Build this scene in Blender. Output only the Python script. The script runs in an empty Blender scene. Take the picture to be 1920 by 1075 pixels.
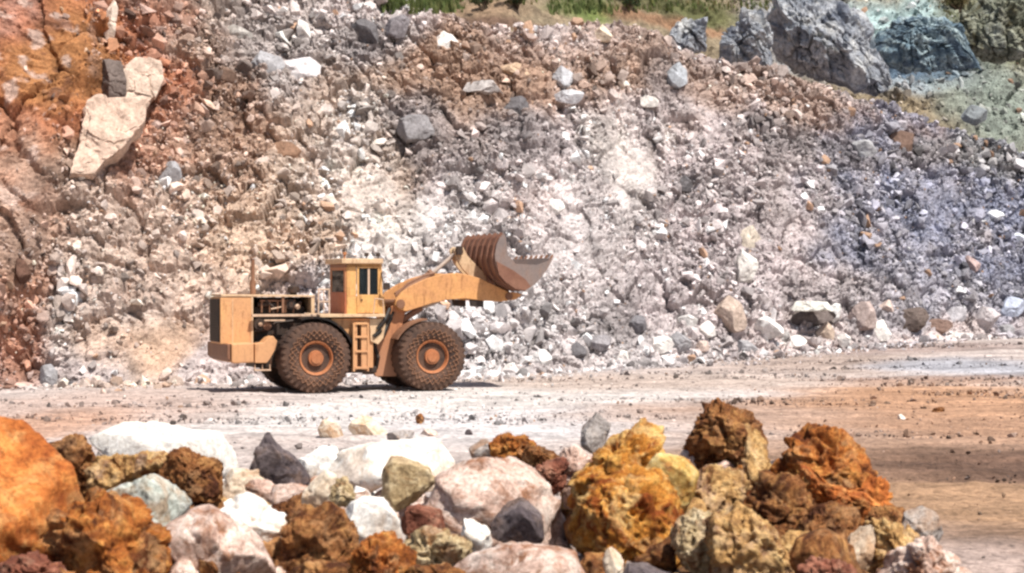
import bpy, bmesh, math, random
import numpy as np
from mathutils import Vector, Matrix
from mathutils.bvhtree import BVHTree

# ------------------------------------------------------------------ camera, sky, sun, exposure
SC = bpy.context.scene
COL = SC.collection
FPX = 3520.0            # focal length in photograph pixels (photograph 1920 wide)
CAMZ = 3.0
cd = bpy.data.cameras.new("camera"); cam = bpy.data.objects.new("camera", cd); COL.objects.link(cam)
cam.location = (0, 0, CAMZ); cam.rotation_euler = (math.radians(90), 0, 0)
cd.sensor_width = 36.0; cd.sensor_fit = 'HORIZONTAL'; cd.lens = 36.0 * FPX / 1920.0
cd.clip_start = 0.1; cd.clip_end = 5000
SC.camera = cam
cd.dof.use_dof = True; cd.dof.focus_distance = 53.0; cd.dof.aperture_fstop = 5.6
SUNDIR = Vector((0.38, -0.42, 1.0)).normalized()
elev = math.asin(SUNDIR.z); azim = math.atan2(SUNDIR.x, SUNDIR.y)
W = bpy.data.worlds.new("World"); SC.world = W; W.use_nodes = True
nt = W.node_tree
sky = nt.nodes.new("ShaderNodeTexSky"); sky.sky_type = 'NISHITA'; sky.sun_disc = False
sky.sun_elevation = elev; sky.sun_rotation = azim; sky.dust_density = 2.0
bg = nt.nodes["Background"]; bg.inputs[1].default_value = 0.075
nt.links.new(sky.outputs[0], bg.inputs[0])
sl = bpy.data.lights.new("sun", 'SUN'); sl.energy = 5.0; sl.angle = math.radians(0.5); sl.color = (1.0, 0.95, 0.88)
so = bpy.data.objects.new("sun", sl); COL.objects.link(so)
so.rotation_euler = SUNDIR.to_track_quat('Z', 'Y').to_euler(); so.location = (20, -20, 60)
SC.view_settings.view_transform = 'Standard'; SC.view_settings.look = 'None'
SC.view_settings.exposure = 0.50; SC.view_settings.gamma = 1.0
SC.cycles.pixel_filter_type = 'BLACKMAN_HARRIS'; SC.cycles.filter_width = 2.5
SC.cycles.max_bounces = 5; SC.cycles.diffuse_bounces = 3
SC.render.film_transparent = False

RNG = np.random.default_rng(7)
random.seed(5)

# ------------------------------------------------------------------ numpy noise
def _h(ix, iy, iz, seed):
    n = (ix.astype(np.int64) * 374761393 + iy.astype(np.int64) * 668265263 + iz.astype(np.int64) * 2147483647 + seed * 974634777) & 0xFFFFFFFF
    n = ((n ^ (n >> 13)) * 1274126177) & 0xFFFFFFFF
    n = ((n ^ (n >> 15)) * 2246822519) & 0xFFFFFFFF
    n = n ^ (n >> 16)
    return (n & 0xFFFFFF) / float(0x1000000)

def vnoise(p, seed=0):
    i = np.floor(p); f = p - i; f = f * f * (3 - 2 * f)
    x, y, z = i[:, 0], i[:, 1], i[:, 2]
    r = 0
    for a in (0, 1):
        for b in (0, 1):
            for c in (0, 1):
                w = (f[:, 0] if a else 1 - f[:, 0]) * (f[:, 1] if b else 1 - f[:, 1]) * (f[:, 2] if c else 1 - f[:, 2])
                r = r + w * _h(x + a, y + b, z + c, seed)
    return r * 2 - 1

def fbm(p, octs=4, seed=0, gain=0.5, lac=2.03):
    a, s, t = 1.0, 0, 0
    for k in range(octs):
        s = s + a * vnoise(p * (lac ** k) + 17.3 * k, seed + k); t += a; a *= gain
    return s / t

def worley2(p, seed=0):
    """2-D cells: distance to nearest point, to second nearest, random value of the nearest cell, its offset vector"""
    i = np.floor(p); n = len(p)
    f1 = np.full(n, 9.0); f2 = np.full(n, 9.0); cid = np.zeros(n); dx = np.zeros(n); dy = np.zeros(n); cid2 = np.zeros(n); cid3 = np.zeros(n)
    zz = np.zeros(n)
    for a in (-1, 0, 1):
        for b in (-1, 0, 1):
            cx = i[:, 0] + a; cy = i[:, 1] + b
            ox = cx + _h(cx, cy, zz, seed) - p[:, 0]; oy = cy + _h(cx, cy, zz + 1, seed) - p[:, 1]
            d = np.sqrt(ox * ox + oy * oy)
            m = d < f1
            f2 = np.where(m, f1, np.minimum(f2, d))
            cid = np.where(m, _h(cx, cy, zz + 2, seed), cid); cid2 = np.where(m, _h(cx, cy, zz + 3, seed), cid2); cid3 = np.where(m, _h(cx, cy, zz + 4, seed), cid3)
            dx = np.where(m, ox, dx); dy = np.where(m, oy, dy); f1 = np.where(m, d, f1)
    return f1, f2, cid, cid2, cid3, dx, dy

def worley3(p, seed=0):
    i = np.floor(p); n = len(p); f1 = np.full(n, 9.0)
    for a in (-1, 0, 1):
        for b in (-1, 0, 1):
            for c in (-1, 0, 1):
                cx, cy, cz = i[:, 0] + a, i[:, 1] + b, i[:, 2] + c
                d = (cx + _h(cx, cy, cz, seed) - p[:, 0]) ** 2 + (cy + _h(cx, cy, cz, seed + 9) - p[:, 1]) ** 2 + (cz + _h(cx, cy, cz, seed + 23) - p[:, 2]) ** 2
                f1 = np.minimum(f1, d)
    return np.sqrt(f1)

def sstep(a, b, x):
    t = np.clip((x - a) / (b - a), 0, 1); return t * t * (3 - 2 * t)

# ------------------------------------------------------------------ mesh helpers
def np_mesh(name, v, f, smooth=False, colors=None, cname="zone"):
    v = np.ascontiguousarray(v, dtype=np.float32); f = np.ascontiguousarray(f, dtype=np.int32)
    m = bpy.data.meshes.new(name); n, k = f.shape
    m.vertices.add(len(v)); m.vertices.foreach_set("co", v.ravel())
    m.loops.add(n * k); m.loops.foreach_set("vertex_index", f.ravel())
    m.polygons.add(n); m.polygons.foreach_set("loop_start", np.arange(0, n * k, k, dtype=np.int32))
    m.polygons.foreach_set("use_smooth", np.full(n, smooth, dtype=bool))
    m.update(calc_edges=True)
    if colors is not None:
        at = m.color_attributes.new(cname, 'FLOAT_COLOR', 'POINT')
        c4 = np.ones((len(v), 4), dtype=np.float32); c4[:, :3] = colors
        at.data.foreach_set("color", c4.ravel())
    return m

def link(name, mesh, mat=None, parent=None):
    o = bpy.data.objects.new(name, mesh); COL.objects.link(o)
    if mat is not None:
        mesh.materials.clear(); mesh.materials.append(mat)
    if parent is not None: o.parent = parent
    return o

def tag(o, label=None, cat=None, group=None, kind=None):
    if label: o["label"] = label
    if cat: o["category"] = cat
    if group: o["group"] = group
    if kind: o["kind"] = kind
    return o

def grid_faces(nr, nc):
    r, c = np.meshgrid(np.arange(nr - 1), np.arange(nc - 1), indexing='ij')
    a = (r * nc + c).ravel()
    return np.stack([a, a + 1, a + nc + 1, a + nc], 1)

_ico = {}
def ico(level):
    if level not in _ico:
        bm = bmesh.new(); bmesh.ops.create_icosphere(bm, subdivisions=level, radius=1.0)
        v = np.array([x.co[:] for x in bm.verts]); f = np.array([[q.index for q in x.verts] for x in bm.faces]); bm.free()
        _ico[level] = (v / np.linalg.norm(v, axis=1, keepdims=True), f)
    return _ico[level]

# ------------------------------------------------------------------ materials
def new_mat(name, rough=0.9):
    m = bpy.data.materials.new(name); m.use_nodes = True
    n = m.node_tree.nodes; b = n["Principled BSDF"]; b.inputs["Roughness"].default_value = rough
    b.inputs["Specular IOR Level"].default_value = 0.2
    return m, n, m.node_tree.links, b

def ramp(n, l, fac, stops, interp='LINEAR'):
    r = n.new("ShaderNodeValToRGB"); r.color_ramp.interpolation = interp
    e = r.color_ramp.elements
    while len(e) < len(stops): e.new(0.5)
    for k, (p, c) in enumerate(stops):
        e[k].position = p; e[k].color = (*c, 1)
    l.new(fac, r.inputs[0]); return r.outputs[0]

def noise(n, l, co, scale, detail=6, rough=0.6, dist=0.0):
    t = n.new("ShaderNodeTexNoise"); t.inputs["Scale"].default_value = scale; t.inputs["Detail"].default_value = detail
    t.inputs["Roughness"].default_value = rough; t.inputs["Distortion"].default_value = dist
    l.new(co, t.inputs["Vector"]); return t.outputs[0]

def mixc(n, l, fac, a, b, mode='MIX'):
    x = n.new("ShaderNodeMix"); x.data_type = 'RGBA'; x.blend_type = mode
    for sock, val in ((x.inputs[0], fac), (x.inputs[6], a), (x.inputs[7], b)):
        if isinstance(val, (int, float)): sock.default_value = val
        elif isinstance(val, tuple): sock.default_value = (*val, 1)
        else: l.new(val, sock)
    return x.outputs[2]

def bump(n, l, b, height, strength, dist, prev=None):
    x = n.new("ShaderNodeBump"); x.inputs["Strength"].default_value = strength; x.inputs["Distance"].default_value = dist
    l.new(height, x.inputs["Height"])
    if prev is not None: l.new(prev, x.inputs["Normal"])
    l.new(x.outputs[0], b.inputs["Normal"]); return x.outputs[0]

def coords(n, which="Object"):
    return n.new("ShaderNodeTexCoord").outputs[which]

def mapped(n, l, co, scale):
    m = n.new("ShaderNodeMapping"); m.inputs["Scale"].default_value = scale; l.new(co, m.inputs[0]); return m.outputs[0]

def rock_mat(name, dark, mid, light, stain=None, sscale=3.0, stain_amt=0.5, scale=5.0, bstr=0.6, fine=40.0, bdist=0.02, dust=None, dust_amt=0.5, fd=0.42):
    m, n, l, b = new_mat(name, 0.92)
    co = coords(n)
    oi = n.new("ShaderNodeObjectInfo"); va = n.new("ShaderNodeVectorMath"); va.operation = 'SCALE'; va.inputs[0].default_value = (37, 53, 71); l.new(oi.outputs["Random"], va.inputs[3])
    vb = n.new("ShaderNodeVectorMath"); vb.operation = 'ADD'; l.new(co, vb.inputs[0]); l.new(va.outputs[0], vb.inputs[1]); co = vb.outputs[0]
    f1 = noise(n, l, co, scale, 10, 0.72, 0.6)
    base = ramp(n, l, f1, [(0.34, dark), (0.5, mid), (0.64, light)])
    if stain:
        f2 = noise(n, l, co, sscale, 7, 0.66, 1.0)
        base = mixc(n, l, ramp(n, l, f2, [(0.5, (0, 0, 0)), (0.6, (min(1, 1.5 * stain_amt),) * 3)]), base, stain)
    if dust:
        f4 = noise(n, l, co, sscale * 1.3, 7, 0.7, 0.8)
        base = mixc(n, l, ramp(n, l, f4, [(0.50, (0, 0, 0)), (0.66, (dust_amt,) * 3)]), base, dust)
    f3 = noise(n, l, co, fine, 5, 0.75)
    base = mixc(n, l, 0.9, base, ramp(n, l, f3, [(0.34, (fd, fd * .93, fd * .86)), (0.55, (1, 1, 1))]), 'MULTIPLY')
    l.new(base, b.inputs["Base Color"])
    nb = bump(n, l, b, f1, bstr, bdist * 2)
    bump(n, l, b, f3, bstr, bdist * 0.8, nb)
    return m

DUST = (0.62, 0.46, 0.33)
RM = {
 'white': rock_mat("white_limestone", (0.64, 0.59, 0.53), (0.80, 0.77, 0.72), (0.86, 0.84, 0.81), (0.66, 0.50, 0.37), 2.6, 0.4, 4, 0.45, fd=0.62),
 'cream': rock_mat("cream_limestone", (0.50, 0.38, 0.28), (0.72, 0.59, 0.45), (0.82, 0.74, 0.62), (0.50, 0.30, 0.17), 3.0, 0.5, 4, fd=0.65),
 'green': rock_mat("pale_green_stone", (0.32, 0.34, 0.29), (0.56, 0.60, 0.54), (0.80, 0.81, 0.76), (0.40, 0.29, 0.19), 4.0, 0.6, 5, 0.8, dust=(0.78, 0.7, 0.6)),
 'pink': rock_mat("pink_stone", (0.34, 0.20, 0.15), (0.62, 0.44, 0.36), (0.80, 0.66, 0.58), (0.34, 0.17, 0.10), 4.0, 0.7, 6, dust=(0.80, 0.70, 0.62), dust_amt=0.7),
 'grey': rock_mat("dark_grey_stone", (0.07, 0.055, 0.06), (0.12, 0.095, 0.10), (0.20, 0.16, 0.16), (0.2, 0.13, 0.10), 5.0, 0.5, 6, 0.8, dust=(0.3, 0.24, 0.22)),
 'midgrey': rock_mat("mid_grey_stone", (0.22, 0.19, 0.17), (0.38, 0.34, 0.32), (0.56, 0.52, 0.49), (0.36, 0.22, 0.14), 3.0, 0.6, 5, 0.8, dust=(0.66, 0.56, 0.48)),
 'tan': rock_mat("tan_stone", (0.20, 0.10, 0.05), (0.60, 0.345, 0.13), (0.82, 0.57, 0.27), (0.20, 0.075, 0.03), 4.0, 0.6, 7, 0.9, dust=DUST),
 'brown': rock_mat("brown_ironstone", (0.05, 0.018, 0.010), (0.32, 0.125, 0.042), (0.60, 0.31, 0.11), (0.08, 0.025, 0.012), 5.0, 0.6, 8, 1.0, dust=(0.64, 0.36, 0.17), dust_amt=0.7),
 'rust': rock_mat("rust_ironstone", (0.10, 0.022, 0.008), (0.50, 0.16, 0.035), (0.74, 0.35, 0.095), (0.10, 0.026, 0.010), 4.5, 0.6, 7, 1.0, dust=(0.70, 0.42, 0.20), dust_amt=0.6),
 'orange': rock_mat("orange_ochre_stone", (0.28, 0.07, 0.018), (0.54, 0.17, 0.04), (0.72, 0.32, 0.09), (0.26, 0.06, 0.016), 3.0, 0.6, 4, 0.7, dust=(0.78, 0.50, 0.2), dust_amt=0.5),
 'ochre': rock_mat("ochre_stone", (0.20, 0.05, 0.010), (0.66, 0.27, 0.045), (0.86, 0.51, 0.14), (0.30, 0.075, 0.015), 4.0, 0.7, 6, 1.0, dust=(0.86, 0.60, 0.26), dust_amt=0.9),
 'yellow': rock_mat("yellow_stone", (0.60, 0.34, 0.08), (0.82, 0.58, 0.20), (0.88, 0.74, 0.38), (0.55, 0.22, 0.05), 5.0, 0.6, 7, 0.9, dust=(0.86, 0.74, 0.45)),
 'olive': rock_mat("olive_tan_stone", (0.26, 0.17, 0.08), (0.48, 0.36, 0.20), (0.66, 0.54, 0.35), (0.28, 0.14, 0.06), 5.0, 0.6, 8, dust=DUST),
 'redbrown': rock_mat("red_brown_stone", (0.09, 0.028, 0.018), (0.22, 0.075, 0.045), (0.38, 0.16, 0.10), (0.09, 0.032, 0.022), 5.0, 0.5, 8, dust=(0.5, 0.3, 0.2)),
}

def zone_mat(name, scale=1.0, bstr=0.7, stretch=None, var=1.0, fine=26.0, bd=0.05, speck=0.0):
    """albedo = the sheet's own colour zones, broken up by layered noise"""
    m, n, l, b = new_mat(name, 0.95)
    at = n.new("ShaderNodeVertexColor"); at.layer_name = "zone"
    co = coords(n)
    f1 = noise(n, l, mapped(n, l, co, stretch) if stretch else co, 1.3 * scale, 8, 0.66, 0.3)
    f2 = noise(n, l, co, 7.0 * scale, 6, 0.7)
    f3 = noise(n, l, co, fine * scale, 4, 0.7)
    k1 = ramp(n, l, f1, [(0.30, (1 - 0.5 * var,) * 3), (0.5, (0.88,) * 3), (0.70, (1 + 0.25 * var,) * 3)])
    k2 = ramp(n, l, f2, [(0.30, (1 - 0.55 * var, 1 - 0.57 * var, 1 - 0.58 * var)), (0.5, (0.95,) * 3), (0.7, (1 + 0.2 * var,) * 3)])
    k3 = ramp(n, l, f3, [(0.32, (1 - 0.4 * var,) * 3), (0.6, (1.05,) * 3)])
    c = mixc(n, l, 1.0, at.outputs[0], k1, 'MULTIPLY'); c = mixc(n, l, 1.0, c, k2, 'MULTIPLY'); c = mixc(n, l, 1.0, c, k3, 'MULTIPLY')
    l.new(c, b.inputs["Base Color"])
    nb = bump(n, l, b, f2, bstr, bd * 2)
    bump(n, l, b, f3, bstr, bd * 0.5, nb)
    return m

M_FACE = zone_mat("quarry_face_rock", 1.0, 0.8, None, 0.9, 26, 0.06)
M_STONE = zone_mat("loose_stone", 1.6, 0.5, None, 0.55, 20, 0.03)
M_FLOOR = zone_mat("pit_floor_dust", 0.8, 0.8, (0.5, 1.3, 1), 0.85, 13, 0.06)
M_BERM = zone_mat("berm_soil", 4.0, 0.8, None, 0.8, 14, 0.02)
M_HILL = zone_mat("hillside_soil", 0.5, 0.8, None, 0.9, 20, 0.08)

# stone whose own colour is held by the object
def make_objcol():
    m, n, l, b = new_mat("single_stone", 0.93)
    oi = n.new("ShaderNodeObjectInfo"); co = coords(n)
    f1 = noise(n, l, co, 2.2, 7, 0.65, 0.4); f2 = noise(n, l, co, 11.0, 5, 0.7)
    c = mixc(n, l, 1.0, oi.outputs["Color"], ramp(n, l, f1, [(0.3, (0.6, 0.58, 0.56)), (0.5, (0.95,) * 3), (0.7, (1.2,) * 3)]), 'MULTIPLY')
    c = mixc(n, l, 1.0, c, ramp(n, l, f2, [(0.3, (0.6,) * 3), (0.55, (1.05,) * 3)]), 'MULTIPLY')
    l.new(c, b.inputs["Base Color"])
    nb = bump(n, l, b, f1, 0.5, 0.1); bump(n, l, b, f2, 0.6, 0.04, nb)
    return m
M_OBJ = make_objcol()

# ------------------------------------------------------------------ the lie of the land (world metres, camera above the origin looking along +Y)
def G(x, y):
    """pit floor height"""
    x = np.asarray(x, float); y = np.asarray(y, float)
    return 0.8 * sstep(-3, 24, x) * sstep(48, 80, y)

YF_X = [-60, -22, -15.5, -10.9, -5.3, .7, 6.9, 14.2, 23, 40, 70]
YF_Y = [46, 53, 56, 58, 60.5, 64, 70, 76, 84, 96, 118]
def YF(x): return np.interp(x, YF_X, YF_Y)
def KF(x): return np.interp(x, [-17, -13, -10, 60], [0.50, 0.58, 0.85, 0.95])
def face_y(x, z): return YF(x) + KF(x) * z + 0.6 * np.maximum(0, 1.8 - z) * 0 + 0.10 * np.maximum(z - 0, 0) * sstep(2.5, 0, z)

def px2face(u, v):
    y = 66.0
    for _ in range(60):
        x = (u - 960) / FPX * y; z = CAMZ - (v - 537.5) / FPX * y
        y = 0.5 * y + 0.5 * float(face_y(np.array(x), np.array(max(z, -0.5))))
    return x, y, z

CR = [px2face(u, v) for u, v in ((-200, -120), (0, -110), (300, -70), (560, -35), (700, -6), (790, 18), (870, 38), (960, 54), (1090, 50), (1180, 52), (1300, 84), (1400, 112), (1500, 150), (1650, 186), (1750, 232), (1920, 296), (2150, 330))]
CR_X = [-60] + [c[0] for c in CR] + [70]; CR_Z = [CR[0][2]] + [c[2] for c in CR] + [CR[-1][2]]
def HC(x): return np.interp(x, CR_X, CR_Z)

BD = [px2face(u, v) for u, v in ((215, -150), (205, 0), (188, 130), (150, 300), (85, 450), (20, 590), (-60, 700))]
BDZ = [b[2] for b in BD][::-1]; BDX = [b[0] for b in BD][::-1]

class Zone:
    """soft patches of rock colour given in world (x, z) on the face or (x, y) on the floor"""
    def __init__(self, base): self.base = np.array(base); self.b = []
    def add(self, cx, cy, rx, ry, col, a=1.0): self.b.append((cx, cy, rx, ry, np.array(col), a))
    def __call__(self, x, y, seed=3, warp=1.15, freq=0.42):
        p = np.stack([x * freq, y * freq, np.zeros_like(x)], 1)
        wx = fbm(p, 4, seed) * warp; wy = fbm(p + 31.7, 4, seed + 11) * warp
        c = np.tile(self.base, (len(x), 1)).astype(float)
        for cx, cy, rx, ry, col, a in self.b:
            q = ((x + wx * rx - cx) / rx) ** 2 + ((y + wy * ry - cy) / ry) ** 2
            w = (a * sstep(2.1, 0.05, q))[:, None]
            c = c * (1 - w) + col * w
        return c

ZF = Zone((0.66, 0.565, 0.545))
def zf(u, v, ru, rv, col, a=1.0):
    x, y, z = px2face(u, v); ZF.add(x, z, ru * y / FPX, rv * y / FPX, col, a)
zf(450, 200, 330, 260, (0.58, 0.41, 0.31), 0.9)
zf(380, 60, 250, 110, (0.48, 0.38, 0.32), 0.8)
zf(640, 90, 180, 120, (0.54, 0.475, 0.45), 0.9)
zf(420, 230, 90, 150, (0.40, 0.23, 0.15), 0.7)
zf(520, 400, 120, 150, (0.68, 0.50, 0.36), 0.9)
zf(250, 450, 130, 130, (0.74, 0.59, 0.50), 0.85)
zf(140, 560, 150, 130, (0.76, 0.64, 0.57), 0.85)
zf(260, 655, 110, 60, (0.66, 0.44, 0.30), 0.9)
zf(800, 190, 150, 110, (0.44, 0.31, 0.23), 0.8)
zf(1000, 130, 220, 90, (0.46, 0.30, 0.215), 0.95)
zf(1230, 110, 110, 70, (0.40, 0.27, 0.20), 0.8)
zf(1450, 180, 170, 50, (0.44, 0.29, 0.21), 0.7)
zf(1680, 240, 150, 45, (0.38, 0.25, 0.19), 0.8)
zf(1000, 260, 220, 60, (0.42, 0.37, 0.37), 0.6)
zf(685, 380, 60, 170, (0.85, 0.79, 0.75), 0.9)
zf(780, 410, 130, 80, (0.82, 0.77, 0.74), 0.85)
zf(700, 520, 120, 90, (0.74, 0.68, 0.64), 0.8)
zf(1180, 320, 70, 100, (0.72, 0.655, 0.61), 0.85)
zf(1100, 480, 280, 160, (0.66, 0.60, 0.59), 0.85)
zf(1000, 620, 230, 110, (0.72, 0.67, 0.665), 0.85)
zf(1400, 420, 190, 190, (0.57, 0.495, 0.50), 0.8)
zf(1500, 320, 200, 80, (0.48, 0.42, 0.41), 0.7)
zf(1720, 400, 150, 170, (0.42, 0.41, 0.47), 0.8)
zf(1960, 400, 270, 240, (0.265, 0.295, 0.41), 0.9)
zf(1780, 560, 200, 60, (0.42, 0.40, 0.435), 0.8)
zf(1600, 560, 200, 60, (0.48, 0.425, 0.42), 0.6)
zf(1830, 290, 120, 40, (0.32, 0.31, 0.28), 0.7)
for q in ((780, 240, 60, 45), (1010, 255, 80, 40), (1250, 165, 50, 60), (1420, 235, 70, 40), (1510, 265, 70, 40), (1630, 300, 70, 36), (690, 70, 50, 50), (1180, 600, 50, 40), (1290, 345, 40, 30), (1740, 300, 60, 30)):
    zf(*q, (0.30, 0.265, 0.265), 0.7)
# red overburden on the left
zf(45, 340, 120, 170, (0.52, 0.24, 0.14), 0.9)
zf(330, 420, 200, 240, (0.72, 0.53, 0.42), 0.55)
zf(640, 300, 120, 120, (0.70, 0.58, 0.50), 0.6)
zf(160, 220, 45, 150, (0.36, 0.17, 0.08), 0.8)
zf(60, 130, 190, 340, (0.50, 0.19, 0.095), 1.0)
zf(110, 120, 80, 120, (0.46, 0.22, 0.085), 0.8)
zf(20, 470, 70, 190, (0.52, 0.27, 0.17), 0.9)
zf(10, 660, 50, 90, (0.50, 0.24, 0.15), 0.9)
zf(70, 420, 90, 90, (0.48, 0.36, 0.29), 0.7)

# ------------------------------------------------------------------ quarry face sheet
FX0, FX1, FST = -32.0, 46.0, 0.065
xs = np.arange(FX0, FX1, FST)
NZ = 300; NP = 46
tz = np.linspace(0, 1, NZ)
XX = np.tile(xs, (NZ + NP, 1))
hc = HC(xs); gz = G(xs, YF(xs))
ZZ = np.empty_like(XX); YY = np.empty_like(XX)
ZZ[:NZ] = (-0.6) + tz[:, None] * (hc + 0.6)
YY[:NZ] = face_y(XX[:NZ], ZZ[:NZ])
back = np.linspace(0, 1, NP + 1)[1:] ** 1.3 * 20.0
YY[NZ:] = YY[NZ - 1] + back[:, None]
ZZ[NZ:] = hc + 0.035 * back[:, None] - 0.4 * sstep(0, 4, back)[:, None]
shp = XX.shape
x, y, z = XX.ravel(), YY.ravel(), ZZ.ravel()
yb0 = y.copy()
# red cliff stands forward of the pale layer
bx = np.interp(z, BDZ, BDX) + 0.35 * fbm(np.stack([x * 0, z * 1.3, z * 0], 1), 3, 5)
y = y - 1.0 * sstep(-0.25, 0.7, bx - x)
P2 = np.stack([x, z * 1.25 + (y - yb0) * 0.2 + (np.maximum(0, yb0 - face_y(x, hc.max() + 0 * x)) * 0)], 1)
P2[:, 1] += np.repeat(np.concatenate([np.zeros(NZ), back]), len(xs))
P3 = np.stack([x, y, z], 1)
sw = fbm(P3 * 0.9, 4, 55)
soft = np.clip(sstep(0.0, 0.45, fbm(P3 * np.array([0.34, 0.2, 0.2]), 4, 57)) * 0.55 + (0.75 + 0.9 * sw) * (sstep(1.2, 0.2, ((x - px2face(720, 400)[0]) / 2.6) ** 2 + ((z - px2face(720, 400)[2]) / 2.0) ** 2)
     + sstep(1.2, 0.2, ((x - px2face(1180, 320)[0]) / 1.4) ** 2 + ((z - px2face(1180, 320)[2]) / 2.0) ** 2)
     + 0.8 * sstep(1.3, 0.2, ((x - px2face(250, 650)[0]) / 2.2) ** 2 + ((z - px2face(250, 650)[2]) / 1.0) ** 2)
     + 0.5 * sstep(1.3, 0.2, ((x - px2face(1500, 430)[0]) / 3.2) ** 2 + ((z - px2face(1500, 430)[2]) / 3.0) ** 2)), 0, 1)
big = fbm(P3 * 0.22, 4, 21) * 1.1
disp = big.copy()
redm = sstep(-0.2, 0.6, bx - x)
scree = sstep(-9, -2, x) * sstep(1.0, 3.5, np.tile(hc, NZ + NP) - z + 1.5 * fbm(P3 * 0.3, 3, 71))
for sc_, amp, sd in ((0.75, 0.40, 1), (1.7, 0.24, 2), (3.6, 0.15, 3)):
    f1, f2, c1, c2, c3, dx, dy = worley2(P2 * sc_ + fbm(P3 * sc_ * 0.8, 2, 40 + sd)[:, None] * 0.25, sd)
    # every cell is a tilted block face with a crack round it
    blk = (c1 - 0.5) + (dx * (c2 - 0.5) + dy * (c3 - 0.3)) * 1.6
    crack = sstep(0.16, 0.0, f2 - f1)
    disp += amp * (blk - 0.55 * crack) * (1 - 0.75 * soft) * (1 - 0.62 * redm) * (1 - 0.12 * scree)
disp += fbm(P3 * 3.0, 4, 77) * 0.12
# chutes where fines have run down
run = fbm(np.stack([x * 0.9 + 0.25 * fbm(P3 * 0.5, 3, 74), z * 0.13, 0 * x], 1), 4, 73)
disp -= 0.18 * sstep(0.05, 0.4, run) * scree
# jointed wall on the left: big tilted slabs
f1, f2, c1, c2, c3, dx, dy = worley2(np.stack([x * 0.55 + z * 0.2, z * 0.28 - x * .1], 1) + fbm(P3 * 0.7, 3, 48)[:, None] * 0.3, 47)
disp += redm * (0.55 * (c1 - .5) + 0.9 * (dx * (c2 - .5) + dy * (c3 - .5)) - 0.25 * sstep(0.07, 0, f2 - f1))
foot = sstep(-0.3, 0.9, z - G(x, yb0))
nrm_y, nrm_z = -0.74, 0.67
y = y + nrm_y * disp * (0.35 + 0.65 * foot); z = z + nrm_z * disp * foot * 0.9
fc = ZF(x, np.maximum(z, 0))
fc = fc * (1 + (0.16 * run + 0.16 * sstep(0.1, 0.45, run)) * scree)[:, None]
chip = (sstep(0.18, 0.32, fbm(np.stack([x * 2.2, z * 2.6, y], 1), 4, 83)) * redm)[:, None]
fc = fc * (1 - 0.75 * chip) + np.array([0.70, 0.52, 0.44]) * 0.75 * chip
chip = (sstep(0.2, 0.35, fbm(np.stack([x * 1.5, z * 1.8, y], 1) + 9, 4, 84)) * redm)[:, None]
fc = fc * (1 - 0.8 * chip) + np.array([0.27, 0.12, 0.07]) * 0.8 * chip
fc = fc * (1 + 0.35 * fbm(np.stack([x * 1.1, z * 1.1, y], 1), 4, 85))[:, None]
fc = np.clip(fc, 0.02, 0.85)
FV = np.stack([x, y, z], 1)
FF = grid_faces(*shp)
fm = np_mesh("quarry_face", FV, FF, False, fc)
face_o = tag(link("quarry_face", fm, M_FACE), kind="structure")
BV = BVHTree.FromPolygons([tuple(p) for p in FV[::1].tolist()], FF.tolist())

def hit(u, v):
    d = Vector(((u - 960) / FPX, 1.0, -(v - 537.5) / FPX)).normalized()
    loc, nor, idx, dist = BV.ray_cast(Vector((0, 0, CAMZ)), d)
    if loc is None:
        a = px2face(u, v); return Vector(a), Vector((0, -.7, .7))
    return loc, nor

def at(u, v, y):
    return Vector(((u - 960) / FPX * y, y, CAMZ - (v - 537.5) / FPX * y))

# ------------------------------------------------------------------ pit floor
ZG = Zone((0.58, 0.49, 0.45))
def floor_pt(u, v):
    y = CAMZ * FPX / max(v - 537.5, 20); 
    for _ in range(30):
        x = (u - 960) / FPX * y; y = 0.5 * y + 0.5 * (CAMZ - float(G(x, y))) * FPX / max(v - 537.5, 20)
    return (u - 960) / FPX * y, y
def zg(u, v, ru, rv, col, a=1.0):
    x_, y_ = floor_pt(u, v); y2 = floor_pt(u, v + rv)[1]
    ZG.add(x_, y_, ru * y_ / FPX, abs(y_ - y2) + 0.2, col, a)
zg(680, 775, 400, 42, (0.74, 0.685, 0.655), 0.95)
zg(900, 735, 320, 22, (0.74, 0.68, 0.64), 0.9)
zg(1050, 800, 260, 40, (0.74, 0.69, 0.68), 0.9)
zg(150, 770, 260, 45, (0.60, 0.44, 0.37), 0.85)
zg(60, 800, 130, 50, (0.60, 0.34, 0.22), 0.7)
zg(1200, 715, 260, 14, (0.58, 0.46, 0.39), 0.8)
zg(1500, 680, 260, 18, (0.44, 0.335, 0.28), 0.8)
zg(1850, 688, 190, 16, (0.44, 0.44, 0.48), 0.95)
zg(1750, 652, 220, 10, (0.34, 0.25, 0.22), 0.8)
zg(1700, 712, 260, 6, (0.34, 0.20, 0.14), 0.7)
zg(1720, 745, 330, 28, (0.56, 0.32, 0.19), 1.0)
zg(1850, 800, 260, 26, (0.46, 0.31, 0.235), 0.8)
zg(1750, 900, 520, 190, (0.40, 0.245, 0.16), 1.0)
zg(1700, 775, 420, 50, (0.48, 0.28, 0.175), 0.9)
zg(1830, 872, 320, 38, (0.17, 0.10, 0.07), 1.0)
zg(1800, 950, 240, 45, (0.44, 0.27, 0.16), 0.95)
zg(1880, 1015, 160, 16, (0.24, 0.15, 0.10), 0.8)
zg(1860, 1060, 200, 30, (0.50, 0.38, 0.33), 0.9)
gy = np.concatenate([np.linspace(-60, 10, 20)[:-1], np.linspace(10, 50, 480)[:-1], np.linspace(50, 92, 320)[:-1], np.linspace(92, 3000, 30)])
gx = np.concatenate([np.linspace(-1500, -24, 14)[:-1], np.linspace(-24, 32, 620)[:-1], np.linspace(32, 1500, 14)])
GX, GY = np.meshgrid(gx, gy)
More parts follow.
